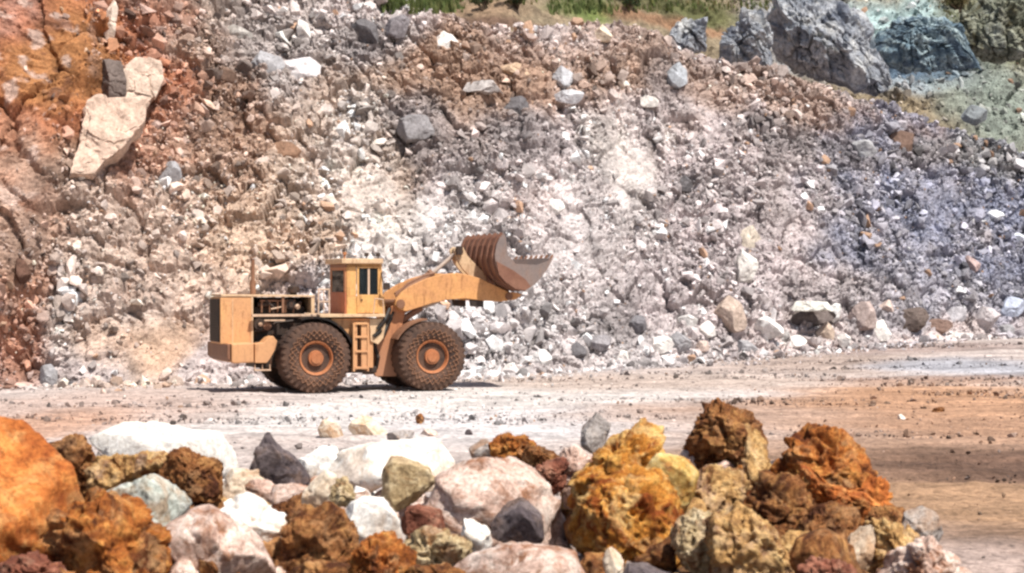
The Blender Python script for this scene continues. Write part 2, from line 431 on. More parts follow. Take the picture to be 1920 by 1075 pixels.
x, y = GX.ravel(), GY.ravel(); z = G(x, y)
pp = np.stack([x, y, 0 * x], 1)
inn = ((x > -24) & (x < 32) & (y > 10) & (y < 92)).astype(float)
rut = fbm(pp * np.array([0.16, 0.9, 1]), 5, 61)
z = z + inn * (0.09 * rut + 0.05 * fbm(pp * np.array([1.2, 2.6, 1]), 4, 62))
z = z - inn * 0.10 * sstep(0.15, 0.5, fbm(pp * np.array([0.10, 1.1, 1]) + 5, 3, 63)) * sstep(2, 8, x)
# level where the loader stands
ld = sstep(1.4, 0.6, ((x + 4.2) / 4.5) ** 2 + ((y - 54.8) / 3.0) ** 2)
z = z * (1 - ld) + G(x, y) * ld
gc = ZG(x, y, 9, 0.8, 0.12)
streak = fbm(pp * np.array([0.45, 1.7, 1]) + 0.6 * fbm(pp * 0.8, 3, 68)[:, None], 5, 65)
gc = gc * (1 + 0.28 * streak[:, None] * sstep(4, 12, x)[:, None] + 0.10 * streak[:, None])
trk = np.zeros_like(x)
for (tx, ty, slope, off) in ((0, 46.0, 0.10, 0.0), (0, 48.4, 0.10, 0.4), (0, 36.0, 0.16, 1.1), (0, 38.3, 0.16, 1.7), (0, 29.0, 0.05, 2.2), (0, 31.2, 0.05, 2.9)):
    c0 = ty + slope * x + 0.8 * np.sin(x * 0.12 + off); dd_ = (y - c0) / 0.42
    trk += np.exp(-dd_ ** 4) * (-0.05 + 0.025 * np.sign(np.sin(x * 14 + np.abs(dd_) * 2.0))) + 0.05 * np.exp(-((np.abs(dd_) - 1.35) / 0.3) ** 2)
z = z + inn * trk * (0.5 + 0.7 * fbm(pp * 0.5, 3, 69)) * (1 - ld)
z = z + inn * (1 - ld) * (0.05 * np.maximum(0, fbm(pp * np.array([1.6, 2.2, 1]) + 40, 4, 66)) + 0.022 * fbm(pp * 5.0, 3, 67)) * sstep(75, 40, y)
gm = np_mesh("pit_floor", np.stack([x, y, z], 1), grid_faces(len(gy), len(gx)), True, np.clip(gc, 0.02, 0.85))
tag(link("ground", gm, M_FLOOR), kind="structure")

# ------------------------------------------------------------------ hill above and behind the face
ZH = Zone((0.30, 0.24, 0.16))
def YBK(x): return np.interp(x, [-60, -15, 0, 8, 16, 24, 34, 60], [80, 86, 90, 100, 108, 112, 118, 135])
def px2hill(u, v):
    y = 100.0
    for _ in range(60):
        x = (u - 960) / FPX * y; z = CAMZ - (v - 537.5) / FPX * y
        y = 0.5 * y + 0.5 * float(YBK(x) + 0.75 * (z - 8))
    return x, y, z
def zh(u, v, ru, rv, col, a=1.0):
    x_, y_, z_ = px2hill(u, v); ZH.add(x_, z_, ru * y_ / FPX, rv * y_ / FPX, col, a)
zh(780, 5, 110, 30, (0.13, 0.18, 0.05), 0.9)
zh(930, 10, 80, 40, (0.34, 0.23, 0.15), 0.9)
zh(990, 60, 200, 14, (0.17, 0.105, 0.075), 0.95)
zh(1090, 12, 60, 30, (0.14, 0.19, 0.05), 0.9)
zh(1290, 12, 170, 26, (0.12, 0.13, 0.05), 0.9)
zh(1260, 42, 150, 16, (0.30, 0.16, 0.09), 0.8)
zh(1560, 60, 130, 90, (0.30, 0.32, 0.36), 0.9)
zh(1690, 20, 110, 45, (0.42, 0.56, 0.56), 0.95)
zh(1730, 95, 120, 40, (0.12, 0.18, 0.25), 0.95)
zh(1720, 150, 120, 30, (0.33, 0.39, 0.44), 0.9)
zh(1860, 190, 110, 110, (0.25, 0.29, 0.25), 0.95)
zh(1850, 60, 110, 60, (0.16, 0.17, 0.11), 0.9)
zh(1900, 60, 40, 30, (0.36, 0.35, 0.27), 0.8)
hx = np.arange(-40, 56, 0.22); hz = np.linspace(6, 34, 150)
HX, HZ = np.meshgrid(hx, hz); x, z = HX.ravel(), HZ.ravel()
y = YBK(x) + 0.75 * (z - 8)
p3 = np.stack([x, y, z], 1)
f1, f2, c1, c2, c3, dx, dy = worley2(np.stack([x * 0.5, z * 0.6], 1) + fbm(p3 * 0.5, 3, 8)[:, None] * 0.5, 14)
d = fbm(p3 * 0.15, 4, 31) * 1.6 + fbm(p3 * 0.9, 4, 32) * 0.5 + 0.5 * ((c1 - 0.5) * 0.7 + (dx * (c2 - .5) + dy * (c3 - .3)) * 1.2 - 0.5 * sstep(0.15, 0, f2 - f1)) * sstep(6, 14, x)
# hollow behind the outcrop
hxx, hyy, hzz = px2hill(1720, 105)
d = d - 2.2 * sstep(1.3, 0.2, ((x - hxx) / 4.2) ** 2 + ((z - hzz) / 1.7) ** 2)
hcq = ZH(x, z, 5, 0.8, 0.3)
hm = np_mesh("hill", np.stack([x, y - 0.7 * d, z + 0.5 * d], 1), grid_faces(len(hz), len(hx)), False, hcq)
HILLV = np.stack([x, y - 0.7 * d, z + 0.5 * d], 1); HILLC = hcq
hill_o = tag(link("hill", hm, M_HILL), kind="structure")
HB = BVHTree.FromPolygons([tuple(p) for p in np.stack([x, y - 0.7 * d, z + 0.5 * d], 1).tolist()], grid_faces(len(hz), len(hx)).tolist())
def hit_hill(u, v):
    dd = Vector(((u - 960) / FPX, 1.0, -(v - 537.5) / FPX)).normalized()
    loc, nor, i, t = HB.ray_cast(Vector((0, 0, CAMZ)), dd)
    return (loc, nor) if loc is not None else (Vector(px2hill(u, v)), Vector((0, -.7, .7)))

# ------------------------------------------------------------------ berm the photographer stands on
def BERM(x, y):
    x = np.asarray(x, float); y = np.asarray(y, float)
    right = np.interp(y, [-10, 6, 9, 11, 14], [6.0, 3.2, 2.35, 2.15, 1.7])
    h = 1.42 + 0.12 * sstep(7, 11, y)
    h = h + 0.42 * np.exp(-(((x - 1.55) / 0.75) ** 2 + ((y - 12.0) / 0.9) ** 2)) + 0.10 * np.exp(-(((x + 2.4) / 1.4) ** 2 + ((y - 11) / 2.0) ** 2))
    side = sstep(0.0, -1.7, x - right - 0.9)
    yend = np.interp(x, [-8, -3, 0, 2.5], [17.0, 16.0, 15.0, 13.8])
    far = sstep(0.0, -3.2, y - yend - 1.0)
    return np.minimum(side, 1) * far * h - 0.08
bx_ = np.linspace(-14, 8, 300); by_ = np.linspace(-8, 19, 330)
BX, BY = np.meshgrid(bx_, by_); x, y = BX.ravel(), BY.ravel()
z = BERM(x, y); p3 = np.stack([x, y, z], 1)
live = sstep(0.0, 0.4, z)
z = z + live * (0.06 * fbm(p3 * 2.2, 5, 91) + 0.03 * fbm(p3 * 8, 3, 92))
ZB = Zone((0.42, 0.29, 0.20))
ZB.add(-1.6, 12.5, 2.6, 3, (0.62, 0.52, 0.44), 0.9); ZB.add(0, 10, 0.8, 2, (0.58, 0.44, 0.36), 0.9)
ZB.add(-4, 10, 1.6, 3, (0.40, 0.19, 0.09), 0.9); ZB.add(1.5, 11, 1.0, 2.5, (0.34, 0.17, 0.075), 0.95); ZB.add(2.6, 10, 0.7, 2.5, (0.46, 0.32, 0.23), 0.8)
bmh = np_mesh("berm", np.stack([x, y, z], 1), grid_faces(len(by_), len(bx_)), True, ZB(x, y, 12, 0.7, 0.9))
tag(link("berm", bmh, M_BERM), kind="structure")

# ------------------------------------------------------------------ angular stone prototypes and scatter
def hull_proto(seed, n=15, flat=1.0):
    r = random.Random(seed); bm = bmesh.new()
    sx, sy, sz = 1, r.uniform(.7, 1), r.uniform(.5, .9) * flat
    for _ in range(n):
        v = Vector((r.gauss(0, 1), r.gauss(0, 1), r.gauss(0, 1))).normalized() * r.uniform(.8, 1.05)
        bm.verts.new((v.x * sx, v.y * sy, v.z * sz))
    bmesh.ops.convex_hull(bm, input=bm.verts)
    for v in [v for v in bm.verts if not v.link_faces]: bm.verts.remove(v)
    bmesh.ops.triangulate(bm, faces=bm.faces)
    bm.verts.index_update()
    out = (np.array([v.co[:] for v in bm.verts]), np.array([[q.index for q in f.verts] for f in bm.faces])); bm.free(); return out
PROTO = [hull_proto(100 + k, 10 + k % 7, 0.8 if k % 3 else 1.0) for k in range(24)]

def rand_rot(n, rng):
    q = rng.normal(size=(n, 4)); q /= np.linalg.norm(q, axis=1, keepdims=True)
    w, x, y, z = q.T
    return np.stack([np.stack([1 - 2 * (y * y + z * z), 2 * (x * y - z * w), 2 * (x * z + y * w)], 1),
                     np.stack([2 * (x * y + z * w), 1 - 2 * (x * x + z * z), 2 * (y * z - x * w)], 1),
                     np.stack([2 * (x * z - y * w), 2 * (y * z + x * w), 1 - 2 * (x * x + y * y)], 1)], 1)

def scatter(name, pos, size, col, mat, rng):
    """many loose stones as one mesh"""
    n = len(pos); R = rand_rot(n, rng); k = rng.integers(0, len(PROTO), n)
    V, F, C, off = [], [], [], 0
    for i, (pv, pf) in enumerate(PROTO):
        s = np.where(k == i)[0]
        if not len(s): continue
        v = np.einsum('nij,mj->nmi', R[s], pv) * size[s][:, None, None] + pos[s][:, None, :]
        f = pf[None] + (np.arange(len(s)) * len(pv))[:, None, None] + off
        V.append(v.reshape(-1, 3)); F.append(f.reshape(-1, 3)); C.append(np.repeat(col[s], len(pv), 0)); off += len(s) * len(pv)
    m = np_mesh(name, np.concatenate(V), np.concatenate(F), False, np.clip(np.concatenate(C), 0.015, 0.88))
    return link(name, m, mat)

def stone_tint(base, rng, spread=1.0):
    n = len(base)
    t = np.exp(rng.normal(0, 0.30 * spread, n))[:, None]
    grey = rng.random(n)[:, None] * 0.5 * spread
    lum = base.mean(1, keepdims=True)
    c = (base * (1 - grey) + lum * np.array([1.05, 0.98, 0.96]) * grey) * t
    dk = (rng.random(n) < 0.14)[:, None]; br = (rng.random(n) < 0.10)[:, None]; rs = (rng.random(n) < 0.022)[:, None]
    c = np.where(dk, c * 0.45, c); c = np.where(br, c * 1.35 + 0.08, c); c = np.where(rs, lum * np.array([1.05, 0.68, 0.47]), c)
    return c

def px(p):
    p = np.atleast_2d(p); return 960 + FPX * p[:, 0] / p[:, 1], 537.5 - FPX * (p[:, 2] - CAMZ) / p[:, 1]

rng = np.random.default_rng(12)
# stones along the foot of the face and over the floor
n = 5200
fx = rng.uniform(-17, 27, n); t = rng.exponential(1.3, n)
fy = YF(fx) - 0.2 - t + rng.normal(0, .3, n)
fz = G(fx, fy)
s = np.clip(0.035 * (1 - rng.random(n)) ** (-0.55), 0.03, 0.35) * np.exp(-t * 0.16)
fcx = stone_tint(ZF(fx, np.full(n, 1.2)), rng)
n2 = 22000
gx2 = rng.uniform(-15, 22, n2); gy2 = 20 + 50 * rng.random(n2) ** 0.8
ok = (np.abs(gx2) < gy2 * 0.30) & (gy2 < YF(gx2))
gx2, gy2 = gx2[ok], gy2[ok]; n2 = len(gx2)
s2 = np.clip(0.011 * (1 - rng.random(n2)) ** (-0.45), 0.009, 0.07) * np.where(gx2 > 4, 0.8, 1)
c2 = stone_tint(ZG(gx2, gy2, 9, 0.8, 0.12) * 0.85, rng, 0.7)
gx3 = rng.uniform(-14, 24, 60000); gy3 = rng.uniform(21, 84, 60000)
bnd = fbm(np.stack([gx3 * 0.14, gy3 * 0.55, 0 * gx3], 1), 4, 64) + 0.10 * sstep(2, 10, gx3)
ok = (np.abs(gx3) < gy3 * 0.30) & (gy3 < YF(gx3)) & (bnd > 0.16) & (rng.random(60000) < (bnd - 0.1) * 1.5)
ok &= ((gx3 + 4) / 5) ** 2 + ((gy3 - 54.5) / 2.5) ** 2 > 1
gx3, gy3 = gx3[ok], gy3[ok]
s3 = np.clip(0.030 * (1 - rng.random(len(gx3))) ** -0.4, 0.028, 0.13)
c3_ = stone_tint(ZG(gx3, gy3, 9, 0.8, 0.12) * 0.62, rng, 0.9)
gx2, gy2, s2, c2 = np.concatenate([gx2, gx3]), np.concatenate([gy2, gy3]), np.concatenate([s2, s3]), np.concatenate([c2, c3_])
tag(scatter("gravel", np.concatenate([np.stack([fx, fy, fz + s * 0.2], 1), np.stack([gx2, gy2, G(gx2, gy2) + s2 * 0.3], 1)]),
            np.concatenate([s, s2]), np.concatenate([fcx, c2]), M_STONE, rng), "small stones strewn over the pit floor and foot of the slope", "gravel", kind="stuff")
# stones bedded in the berm
n = 9000
px_ = rng.uniform(-4.6, 3.4, n); py_ = rng.uniform(7.5, 17.5, n); pz_ = BERM(px_, py_)
ok = pz_ > 0.1; px_, py_, pz_ = px_[ok], py_[ok], pz_[ok]; n = len(px_)
s = np.clip(0.016 * (1 - rng.random(n)) ** (-0.5), 0.014, 0.12)
tag(scatter("pebbles", np.stack([px_, py_, pz_ + 0.02], 1), s, stone_tint(ZB(px_, py_, 12, 0.7, 0.9), rng, 1.3), M_STONE, rng),
    "small broken stones filling gaps between the big rocks", "pebbles", kind="stuff")

# ------------------------------------------------------------------ single rocks
def shape_rock(seed, outline, depth, kind, level, box=False):
    """closed rock: outline = polar silhouette seen from the pit side, depth = half thickness, then broken planes, noise and pits"""
    v, f = ico(level); r = np.random.default_rng(seed)
    th = np.arctan2(v[:, 2], v[:, 0]); rad = np.sqrt(v[:, 0] ** 2 + v[:, 2] ** 2)
    o = np.array(outline, float); ang = np.arctan2(o[:, 1], o[:, 0]); rr = np.hypot(o[:, 0], o[:, 1])
    # walk the outline densely so straight edges stay straight
    dense = []
    for i in range(len(o)):
        a, b = o[i], o[(i + 1) % len(o)]
        for t in np.linspace(0, 1, 16, endpoint=False): dense.append(a + (b - a) * t)
    dense = np.array(dense); da = np.arctan2(dense[:, 1], dense[:, 0]); dr = np.hypot(dense[:, 0], dense[:, 1])
    s = np.argsort(da); da, dr = da[s], dr[s]
    R = np.interp(th, np.concatenate([da - 2 * np.pi, da, da + 2 * np.pi]), np.concatenate([dr, dr, dr]))
    sz = rr.mean()
    q = rad ** 0.72
    p = np.stack([R * np.cos(th) * q, depth * np.sign(v[:, 1]) * np.abs(v[:, 1]) ** 0.85, R * np.sin(th) * q], 1)
    if box:
        ww = np.abs(v[:, 1]); q = (rad ** 0.25) if False else np.minimum(1, rad / np.maximum(ww, 1e-4) * 1.0)
        p = np.stack([R * np.cos(th) * q, depth * np.sign(v[:, 1]) * np.minimum(1, ww / np.maximum(rad, 1e-4) * 1.0), R * np.sin(th) * q], 1)
    ncut = 0 if box else {'angular': 11, 'slab': 9, 'round': 6, 'porous': 16, 'lump': 16}[kind]
    for i in range(ncut):
        nn = np.array([r.uniform(-1, 1), -abs(r.normal(0.7, 0.4)) if i % 4 else 0.8, r.uniform(-0.5, 1.0)]); lowlev = level < 5; nn /= np.linalg.norm(nn)
        dd = p @ nn; h = dd.max() * (r.uniform(0.5, 0.8) if lowlev else r.uniform(0.58, 0.86) if kind in ('angular', 'slab') else r.uniform(0.62, 0.92))
        p = p - np.maximum(dd - h, 0)[:, None] * nn * 0.96
    dirn = p / (np.linalg.norm(p, axis=1, keepdims=True) + 1e-6)
    off = r.uniform(-50, 50, 3)
    q3 = p / sz + off
    amp = {'angular': 0.07, 'slab': 0.06, 'round': 0.08, 'porous': 0.20, 'lump': 0.22}[kind]
    amp = 0.05 if box else amp
    d = amp * fbm(q3 * 2.1, 5, seed % 97, 0.55)
    if kind in ('angular', 'slab'):
        d -= 0.05 * sstep(0.12, 0.0, np.abs(fbm(q3 * 1.3, 3, seed % 89 + 5)))
    if kind == 'porous':
        w = worley3(q3 * 2.3 + fbm(q3 * 2.5, 3, 4)[:, None] * 0.5, seed % 71); d -= 0.22 * sstep(0.36, 0.08, w)
        w = worley3(q3 * 6.0 + fbm(q3 * 6, 2, 6)[:, None] * 0.4, seed % 73 + 3); d -= 0.11 * sstep(0.5, 0.12, w)
        cw = worley2(np.stack([q3[:, 0] * 1.7 + q3[:, 1], q3[:, 2] * 1.9 - q3[:, 1] * .6], 1) + fbm(q3 * 2, 3, 3)[:, None] * .4, seed % 59); d += 0.18 * (cw[2] - .5)
        d += 0.16 * (0.5 - np.abs(fbm(q3 * 4.0, 4, seed % 61))) + 0.03 * fbm(q3 * 14, 3, 8)
    if kind == 'lump':
        w = worley3(q3 * 1.7 + fbm(q3 * 2, 3, 4)[:, None] * 0.5, seed % 71); d += 0.13 * (0.55 - w)
        w = worley3(q3 * 4.2 + fbm(q3 * 4, 2, 5)[:, None] * 0.4, seed % 77); d += 0.09 * (0.55 - w)
        w = worley3(q3 * 10.0, seed % 79); d += 0.035 * (0.5 - w)
        d += 0.26 * (0.35 - np.abs(fbm(q3 * 2.6, 5, seed % 53, 0.6)))
        cw = worley2(np.stack([q3[:, 0] * 1.9 + q3[:, 1], q3[:, 2] * 2.2 - q3[:, 1] * .6], 1) + fbm(q3 * 2, 3, 3)[:, None] * .4, seed % 59); d += 0.24 * (cw[2] - .5)
        d -= 0.16 * sstep(0.10, 0.0, np.abs(fbm(q3 * 1.5, 3, seed % 67)))
    if kind == 'round':
        d += 0.05 * (0.5 - worley3(q3 * 4.0, seed % 77)) + 0.025 * fbm(q3 * 9, 3, 8)
    if box:
        w = worley2(np.stack([q3[:, 0] * 1.1 + q3[:, 2] * .5, q3[:, 2] * 1.6], 1) + fbm(q3 * 2, 3, 3)[:, None] * .3, seed % 59)
        d += 0.14 * (w[2] - .5) + 0.25 * (w[5] * (w[3] - .5) + w[6] * (w[4] - .5)) - 0.05 * sstep(0.06, 0, w[1] - w[0]) + 0.02 * fbm(q3 * 8, 4, 8)
    if kind in ('angular', 'slab') and level >= 5 and not box:
        w = worley2(np.stack([q3[:, 0] * 2 + q3[:, 1], q3[:, 2] * 2.4 - q3[:, 1] * .6], 1) + fbm(q3 * 2, 2, 3)[:, None] * .3, seed % 59); d += 0.10 * (w[2] - .5) + 0.02 * fbm(q3 * 9, 4, 8)
    p = p + dirn * (d * sz)[:, None]
    return p, f

def ell_outline(w, h, seed, jag=0.14, n=9):
    r = random.Random(seed); a0 = r.uniform(0, 1)
    out = []
    for i in range(n):
        a = 2 * math.pi * (i + a0 + r.uniform(-.25, .25)) / n; k = 1 + r.uniform(-jag, jag)
        out.append((math.cos(a) * w * 0.5 * k * 1.03, math.sin(a) * h * 0.5 * k * 1.03))
    return out

def add_rock(loc, outline, depth, kind, level, mat, seed, label, cat="rock", group=None, name="rock"):
    level = 6 if level == 5 and kind in ('porous', 'lump') else level
    p, f = shape_rock(seed, outline, depth, kind, level)
    m = np_mesh(name, p, f, level >= 5)
    if level >= 5: m.polygons.foreach_set("use_smooth", np.ones(len(m.polygons), bool))
    o = link(name, m, mat); o.location = loc
    return tag(o, label, cat, group)

_seed = [500]
def fg(d, pts, mat, kind, label, depth=None, seed=None, level=5, group="rocks heaped along the near edge"):
    """foreground rock at distance d; pts = its outline corners in photograph pixels"""
    _seed[0] += 1
    a = np.array(pts, float); cx, cy = (a[:, 0].min() + a[:, 0].max()) / 2, (a[:, 1].min() + a[:, 1].max()) / 2
    k = d / FPX
    o = [((u - cx) * k * 1.13, -(v - cy) * k * 1.13) for u, v in pts]
    w = (a[:, 0].max() - a[:, 0].min()) * k; h = (a[:, 1].max() - a[:, 1].min()) * k
    return add_rock(at(cx, cy, d), o, depth or 0.5 * (0.35 * w + 0.65 * min(w, h) ) * 1.15, kind, level, RM[mat], seed or _seed[0], label, "rock", group)
def fe(d, cx, cy, w, h, mat, kind, label, depth=None, seed=None, level=5, group="rocks heaped along the near edge", jag=0.16):
    o = ell_outline(w, h, (seed or _seed[0]) + 3, jag)
    return fg(d, [(cx + a, cy - b) for a, b in o], mat, kind, label, depth, seed, level, group)

# --- left end of the heap
fg(9.6, [(-90, 1110), (-100, 850), (-40, 800), (30, 805), (75, 850), (120, 890), (150, 930), (138, 975), (100, 1000), (60, 1060), (20, 1110)], 'orange', 'round', "big smooth orange rock cut off by the left edge of the photo")
fg(11.4, [(78, 868), (95, 845), (125, 838), (140, 828), (168, 835), (180, 862), (175, 900), (150, 930), (118, 900), (90, 885)], 'brown', 'lump', "dark brown crumbly rock behind the big orange rock")
fg(11.2, [(165, 905), (175, 865), (225, 858), (285, 862), (318, 880), (300, 912), (250, 925), (190, 945)], 'tan', 'lump', "tan crusty rock in front of the long white slab")
fg(11.0, [(300, 895), (318, 868), (322, 850), (350, 845), (365, 862), (400, 868), (430, 895), (432, 920), (390, 930), (340, 925)], 'brown', 'porous', "knobbly brown rock against the front of the long white slab")
fg(13.2, [(180, 825), (240, 800), (330, 793), (420, 800), (455, 815), (465, 850), (450, 885), (380, 895), (300, 885), (225, 865)], 'white', 'slab', "long flat white slab at the back of the heap")
fg(12.2, [(458, 880), (462, 850), (482, 822), (505, 818), (525, 845), (560, 868), (578, 895), (570, 915), (520, 908), (475, 900)], 'grey', 'angular', "dark purple grey angular rock right of the long white slab")
fg(10.4, [(165, 945), (205, 930), (255, 908), (280, 898), (320, 915), (345, 945), (350, 985), (310, 1010), (230, 990), (180, 975)], 'green', 'angular', "pale greenish rock with a pointed top")
fg(10.0, [(380, 925), (430, 922), (490, 945), (530, 970), (550, 1005), (540, 1050), (495, 1060), (440, 1030), (395, 985)], 'white', 'angular', "bright white rock sloping down to the right near the bottom", seed=811)
fg(9.6, [(290, 1000), (330, 965), (390, 960), (440, 985), (475, 1020), (500, 1070), (480, 1110), (320, 1110), (300, 1060)], 'pink', 'angular', "pale brown rock below the bright white sloping rock")
fg(9.3, [(95, 1060), (110, 1010), (150, 965), (190, 945), (235, 965), (275, 1000), (310, 1030), (325, 1075), (320, 1120), (100, 1120)], 'rust', 'lump', "rough rust orange rock at the bottom left")
fe(8.9, 60, 1085, 150, 70, 'redbrown', 'lump', "reddish brown rock under the big orange rock in the bottom corner")
fg(11.2, [(455, 905), (500, 900), (520, 920), (515, 940), (470, 935)], 'pink', 'angular', "small pink stone below the dark purple grey rock")
fe(11.0, 545, 932, 78, 46, 'pink', 'round', "rounded pinkish stone with a rust patch below the dark grey rock")
fe(10.8, 555, 965, 90, 50, 'brown', 'lump', "small brown crumbly stone under the pinkish one")
fg(9.8, [(520, 1060), (535, 1000), (560, 960), (610, 950), (650, 985), (665, 1040), (640, 1100), (560, 1110), (525, 1100)], 'brown', 'porous', "brown pitted rock left of the white boulder at the bottom")
fg(12.7, [(545, 905), (560, 860), (590, 838), (625, 845), (645, 885), (640, 925), (585, 935)], 'white', 'angular', "white rock between the dark purple grey rock and the grey wedge")
fe(11.8, 450, 915, 90, 60, 'cream', 'angular', "cream rock under the right end of the long white slab")
fe(10.2, 470, 1075, 90, 70, 'brown', 'lump', "dark brown rock on the bottom edge right of the pale brown rock")
fe(11.9, 1085, 960, 90, 70, 'tan', 'lump', "tan rock behind the left side of the pitted ochre rock")
fe(10.5, 1255, 1040, 90, 80, 'rust', 'lump', "rust rock in the dark gap right of the pitted ochre rock")
fe(10.9, 1460, 1000, 120, 90, 'rust', 'lump', "rust brown rock behind the dark brown crumbly rock of the right heap")
fe(10.6, 1660, 985, 80, 60, 'brown', 'lump', "brown rock below the upright orange stone at the right end")
fe(10.6, 600, 925, 70, 80, 'cream', 'angular', "cream rock between dark grey rock and white slab heap")
fe(10.4, 640, 925, 44, 46, 'olive', 'lump', "small olive brown stone on the white rocks")
fg(12.8, [(600, 880), (615, 848), (650, 842), (648, 862), (625, 888)], 'midgrey', 'angular', "grey wedge shaped stone leaning on the white slab")
fg(12.6, [(620, 890), (650, 850), (720, 832), (800, 826), (860, 832), (880, 855), (860, 880), (780, 890), (730, 900), (690, 925), (650, 910)], 'white', 'slab', "broad bright white slab in the middle of the heap")
fg(11.4, [(720, 935), (725, 880), (738, 862), (765, 865), (800, 880), (812, 905), (780, 935), (745, 955)], 'olive', 'round', "olive tan rock propped against the broad white slab")
fg(10.2, [(632, 1000), (650, 955), (680, 936), (715, 940), (742, 975), (745, 1010), (705, 1030), (670, 1035), (645, 1020)], 'white', 'round', "rounded white boulder low in the middle of the heap")
fg(10.6, [(748, 985), (765, 955), (800, 945), (825, 960), (828, 990), (800, 1000), (760, 1000)], 'redbrown', 'angular', "dark red brown rock right of the rounded white boulder")
fg(9.8, [(745, 1030), (775, 1003), (840, 1000), (865, 1020), (860, 1065), (820, 1095), (765, 1085)], 'olive', 'lump', "yellowish olive rock at the bottom below the red brown rock")
fg(9.3, [(655, 1080), (675, 1040), (715, 1010), (755, 1010), (770, 1050), (760, 1110), (670, 1115)], 'rust', 'porous', "pitted rusty brown rock at the bottom below the white boulder")
fg(10.9, [(810, 955), (825, 905), (870, 880), (935, 868), (985, 868), (1010, 890), (1030, 935), (1060, 980), (1050, 1030), (990, 1030), (900, 1010), (840, 990)], 'pink', 'angular', "large pinkish brown rock with a pale rim in the middle")
fg(10.3, [(925, 985), (950, 945), (980, 938), (1008, 965), (1015, 1005), (1000, 1025), (960, 1020), (930, 1005)], 'grey', 'round', "rounded grey brown rock leaning on the large pinkish rock")
fg(9.9, [(870, 1020), (872, 975), (890, 962), (908, 975), (920, 1010), (915, 1050), (885, 1050)], 'white', 'angular', "narrow upright white stone left of the rounded grey brown rock")
fg(9.4, [(850, 1075), (890, 1045), (960, 1025), (1030, 1030), (1065, 1040), (1085, 1080), (1080, 1130), (860, 1130)], 'pink', 'round', "wide pale pink rock along the bottom edge", seed=900)
fe(12.0, 795, 905, 80, 30, 'cream', 'angular', "flat cream stone lying on the broad white slab")
fe(12.4, 905, 850, 46, 56, 'midgrey', 'angular', "small grey stone right of the broad white slab")
fe(12.2, 958, 840, 86, 44, 'rust', 'lump', "low rust brown rock behind the large pinkish rock")
fe(12.0, 1015, 855, 70, 36, 'brown', 'lump', "flat dark brown stone behind the pinkish rock")
fe(11.4, 850, 935, 70, 40, 'midgrey', 'angular', "grey stone on the left shoulder of the large pinkish rock")
fe(11.5, 1030, 895, 60, 60, 'redbrown', 'lump', "red brown stone between pinkish rock and ochre rock")
# --- right end
fe(13.0, 1118, 812, 62, 62, 'midgrey', 'angular', "grey block behind the ochre rock")
fe(12.6, 1150, 838, 46, 42, 'grey', 'angular', "small dark stone beside the grey block behind the ochre rock")
fg(11.6, [(1052, 900), (1062, 850), (1090, 825), (1110, 850), (1120, 900), (1100, 950), (1062, 945)], 'pink', 'lump', "pinkish brown jagged rock left of the ochre rock")
fg(10.8, [(1082, 930), (1090, 880), (1120, 850), (1160, 842), (1190, 812), (1222, 825), (1235, 870), (1238, 920), (1190, 950), (1120, 955)], 'ochre', 'lump', "jagged ochre rock standing behind the large pitted ochre one", seed=1204)
fg(10.3, [(1085, 985), (1095, 925), (1130, 900), (1190, 890), (1240, 905), (1265, 950), (1275, 1010), (1255, 1055), (1200, 1072), (1150, 1050), (1100, 1030)], 'ochre', 'porous', "large pitted ochre orange rock right of centre with a dark hole", seed=1203)
fg(10.9, [(1062, 985), (1080, 955), (1130, 950), (1150, 990), (1140, 1040), (1100, 1035), (1070, 1015)], 'brown', 'round', "dark brown rock tucked under the left of the ochre rock")
fg(10.7, [(1220, 935), (1218, 880), (1235, 858), (1280, 865), (1305, 890), (1295, 930), (1265, 975), (1240, 985)], 'yellow', 'round', "bright yellow rock right of the large ochre rock")
fg(11.6, [(1285, 840), (1300, 800), (1325, 775), (1350, 762), (1390, 775), (1415, 800), (1430, 830), (1410, 850), (1340, 845), (1300, 860)], 'brown', 'lump', "topmost brown rock crowning the heap on the right")
fg(11.7, [(1285, 870), (1290, 835), (1330, 820), (1380, 840), (1385, 900), (1340, 915), (1300, 900)], 'rust', 'porous', "rust brown rock right under the topmost brown rock")
fg(11.5, [(1375, 900), (1378, 840), (1400, 815), (1435, 820), (1440, 870), (1420, 930), (1410, 985), (1385, 960)], 'tan', 'lump', "tall tan rock under the right of the topmost rock")
fg(11.0, [(1270, 945), (1290, 915), (1330, 885), (1375, 885), (1400, 920), (1395, 950), (1340, 960), (1300, 975)], 'tan', 'porous', "pale tan pitted rock right of the bright yellow rock")
fg(11.2, [(1262, 990), (1275, 940), (1320, 930), (1370, 950), (1380, 1000), (1310, 1010)], 'brown', 'porous', "dark hollowed brown rock below the pale tan pitted rock")
fg(11.4, [(1455, 900), (1480, 850), (1530, 825), (1590, 822), (1640, 832), (1650, 870), (1640, 930), (1580, 945), (1510, 930), (1465, 925)], 'rust', 'lump', "large rust orange rock on the right of the heap", seed=1310)
fg(11.2, [(1620, 960), (1625, 890), (1645, 885), (1665, 915), (1662, 960), (1640, 985)], 'orange', 'lump', "upright orange stone at the right end of the rust rock")
fg(10.9, [(1490, 905), (1500, 880), (1530, 885), (1555, 915), (1600, 925), (1640, 925), (1650, 960), (1600, 985), (1540, 960), (1500, 935)], 'orange', 'porous', "orange pitted rock in front of the large rust rock")
fg(11.6, [(1430, 905), (1440, 872), (1475, 858), (1490, 880), (1470, 915)], 'grey', 'angular', "dark stone wedged between the tan rock and rust rock")
fg(10.6, [(1400, 1000), (1405, 940), (1440, 900), (1490, 905), (1520, 940), (1530, 990), (1500, 1040), (1450, 1040), (1415, 1025)], 'brown', 'lump', "dark brown crumbly rock in the middle of the right heap")
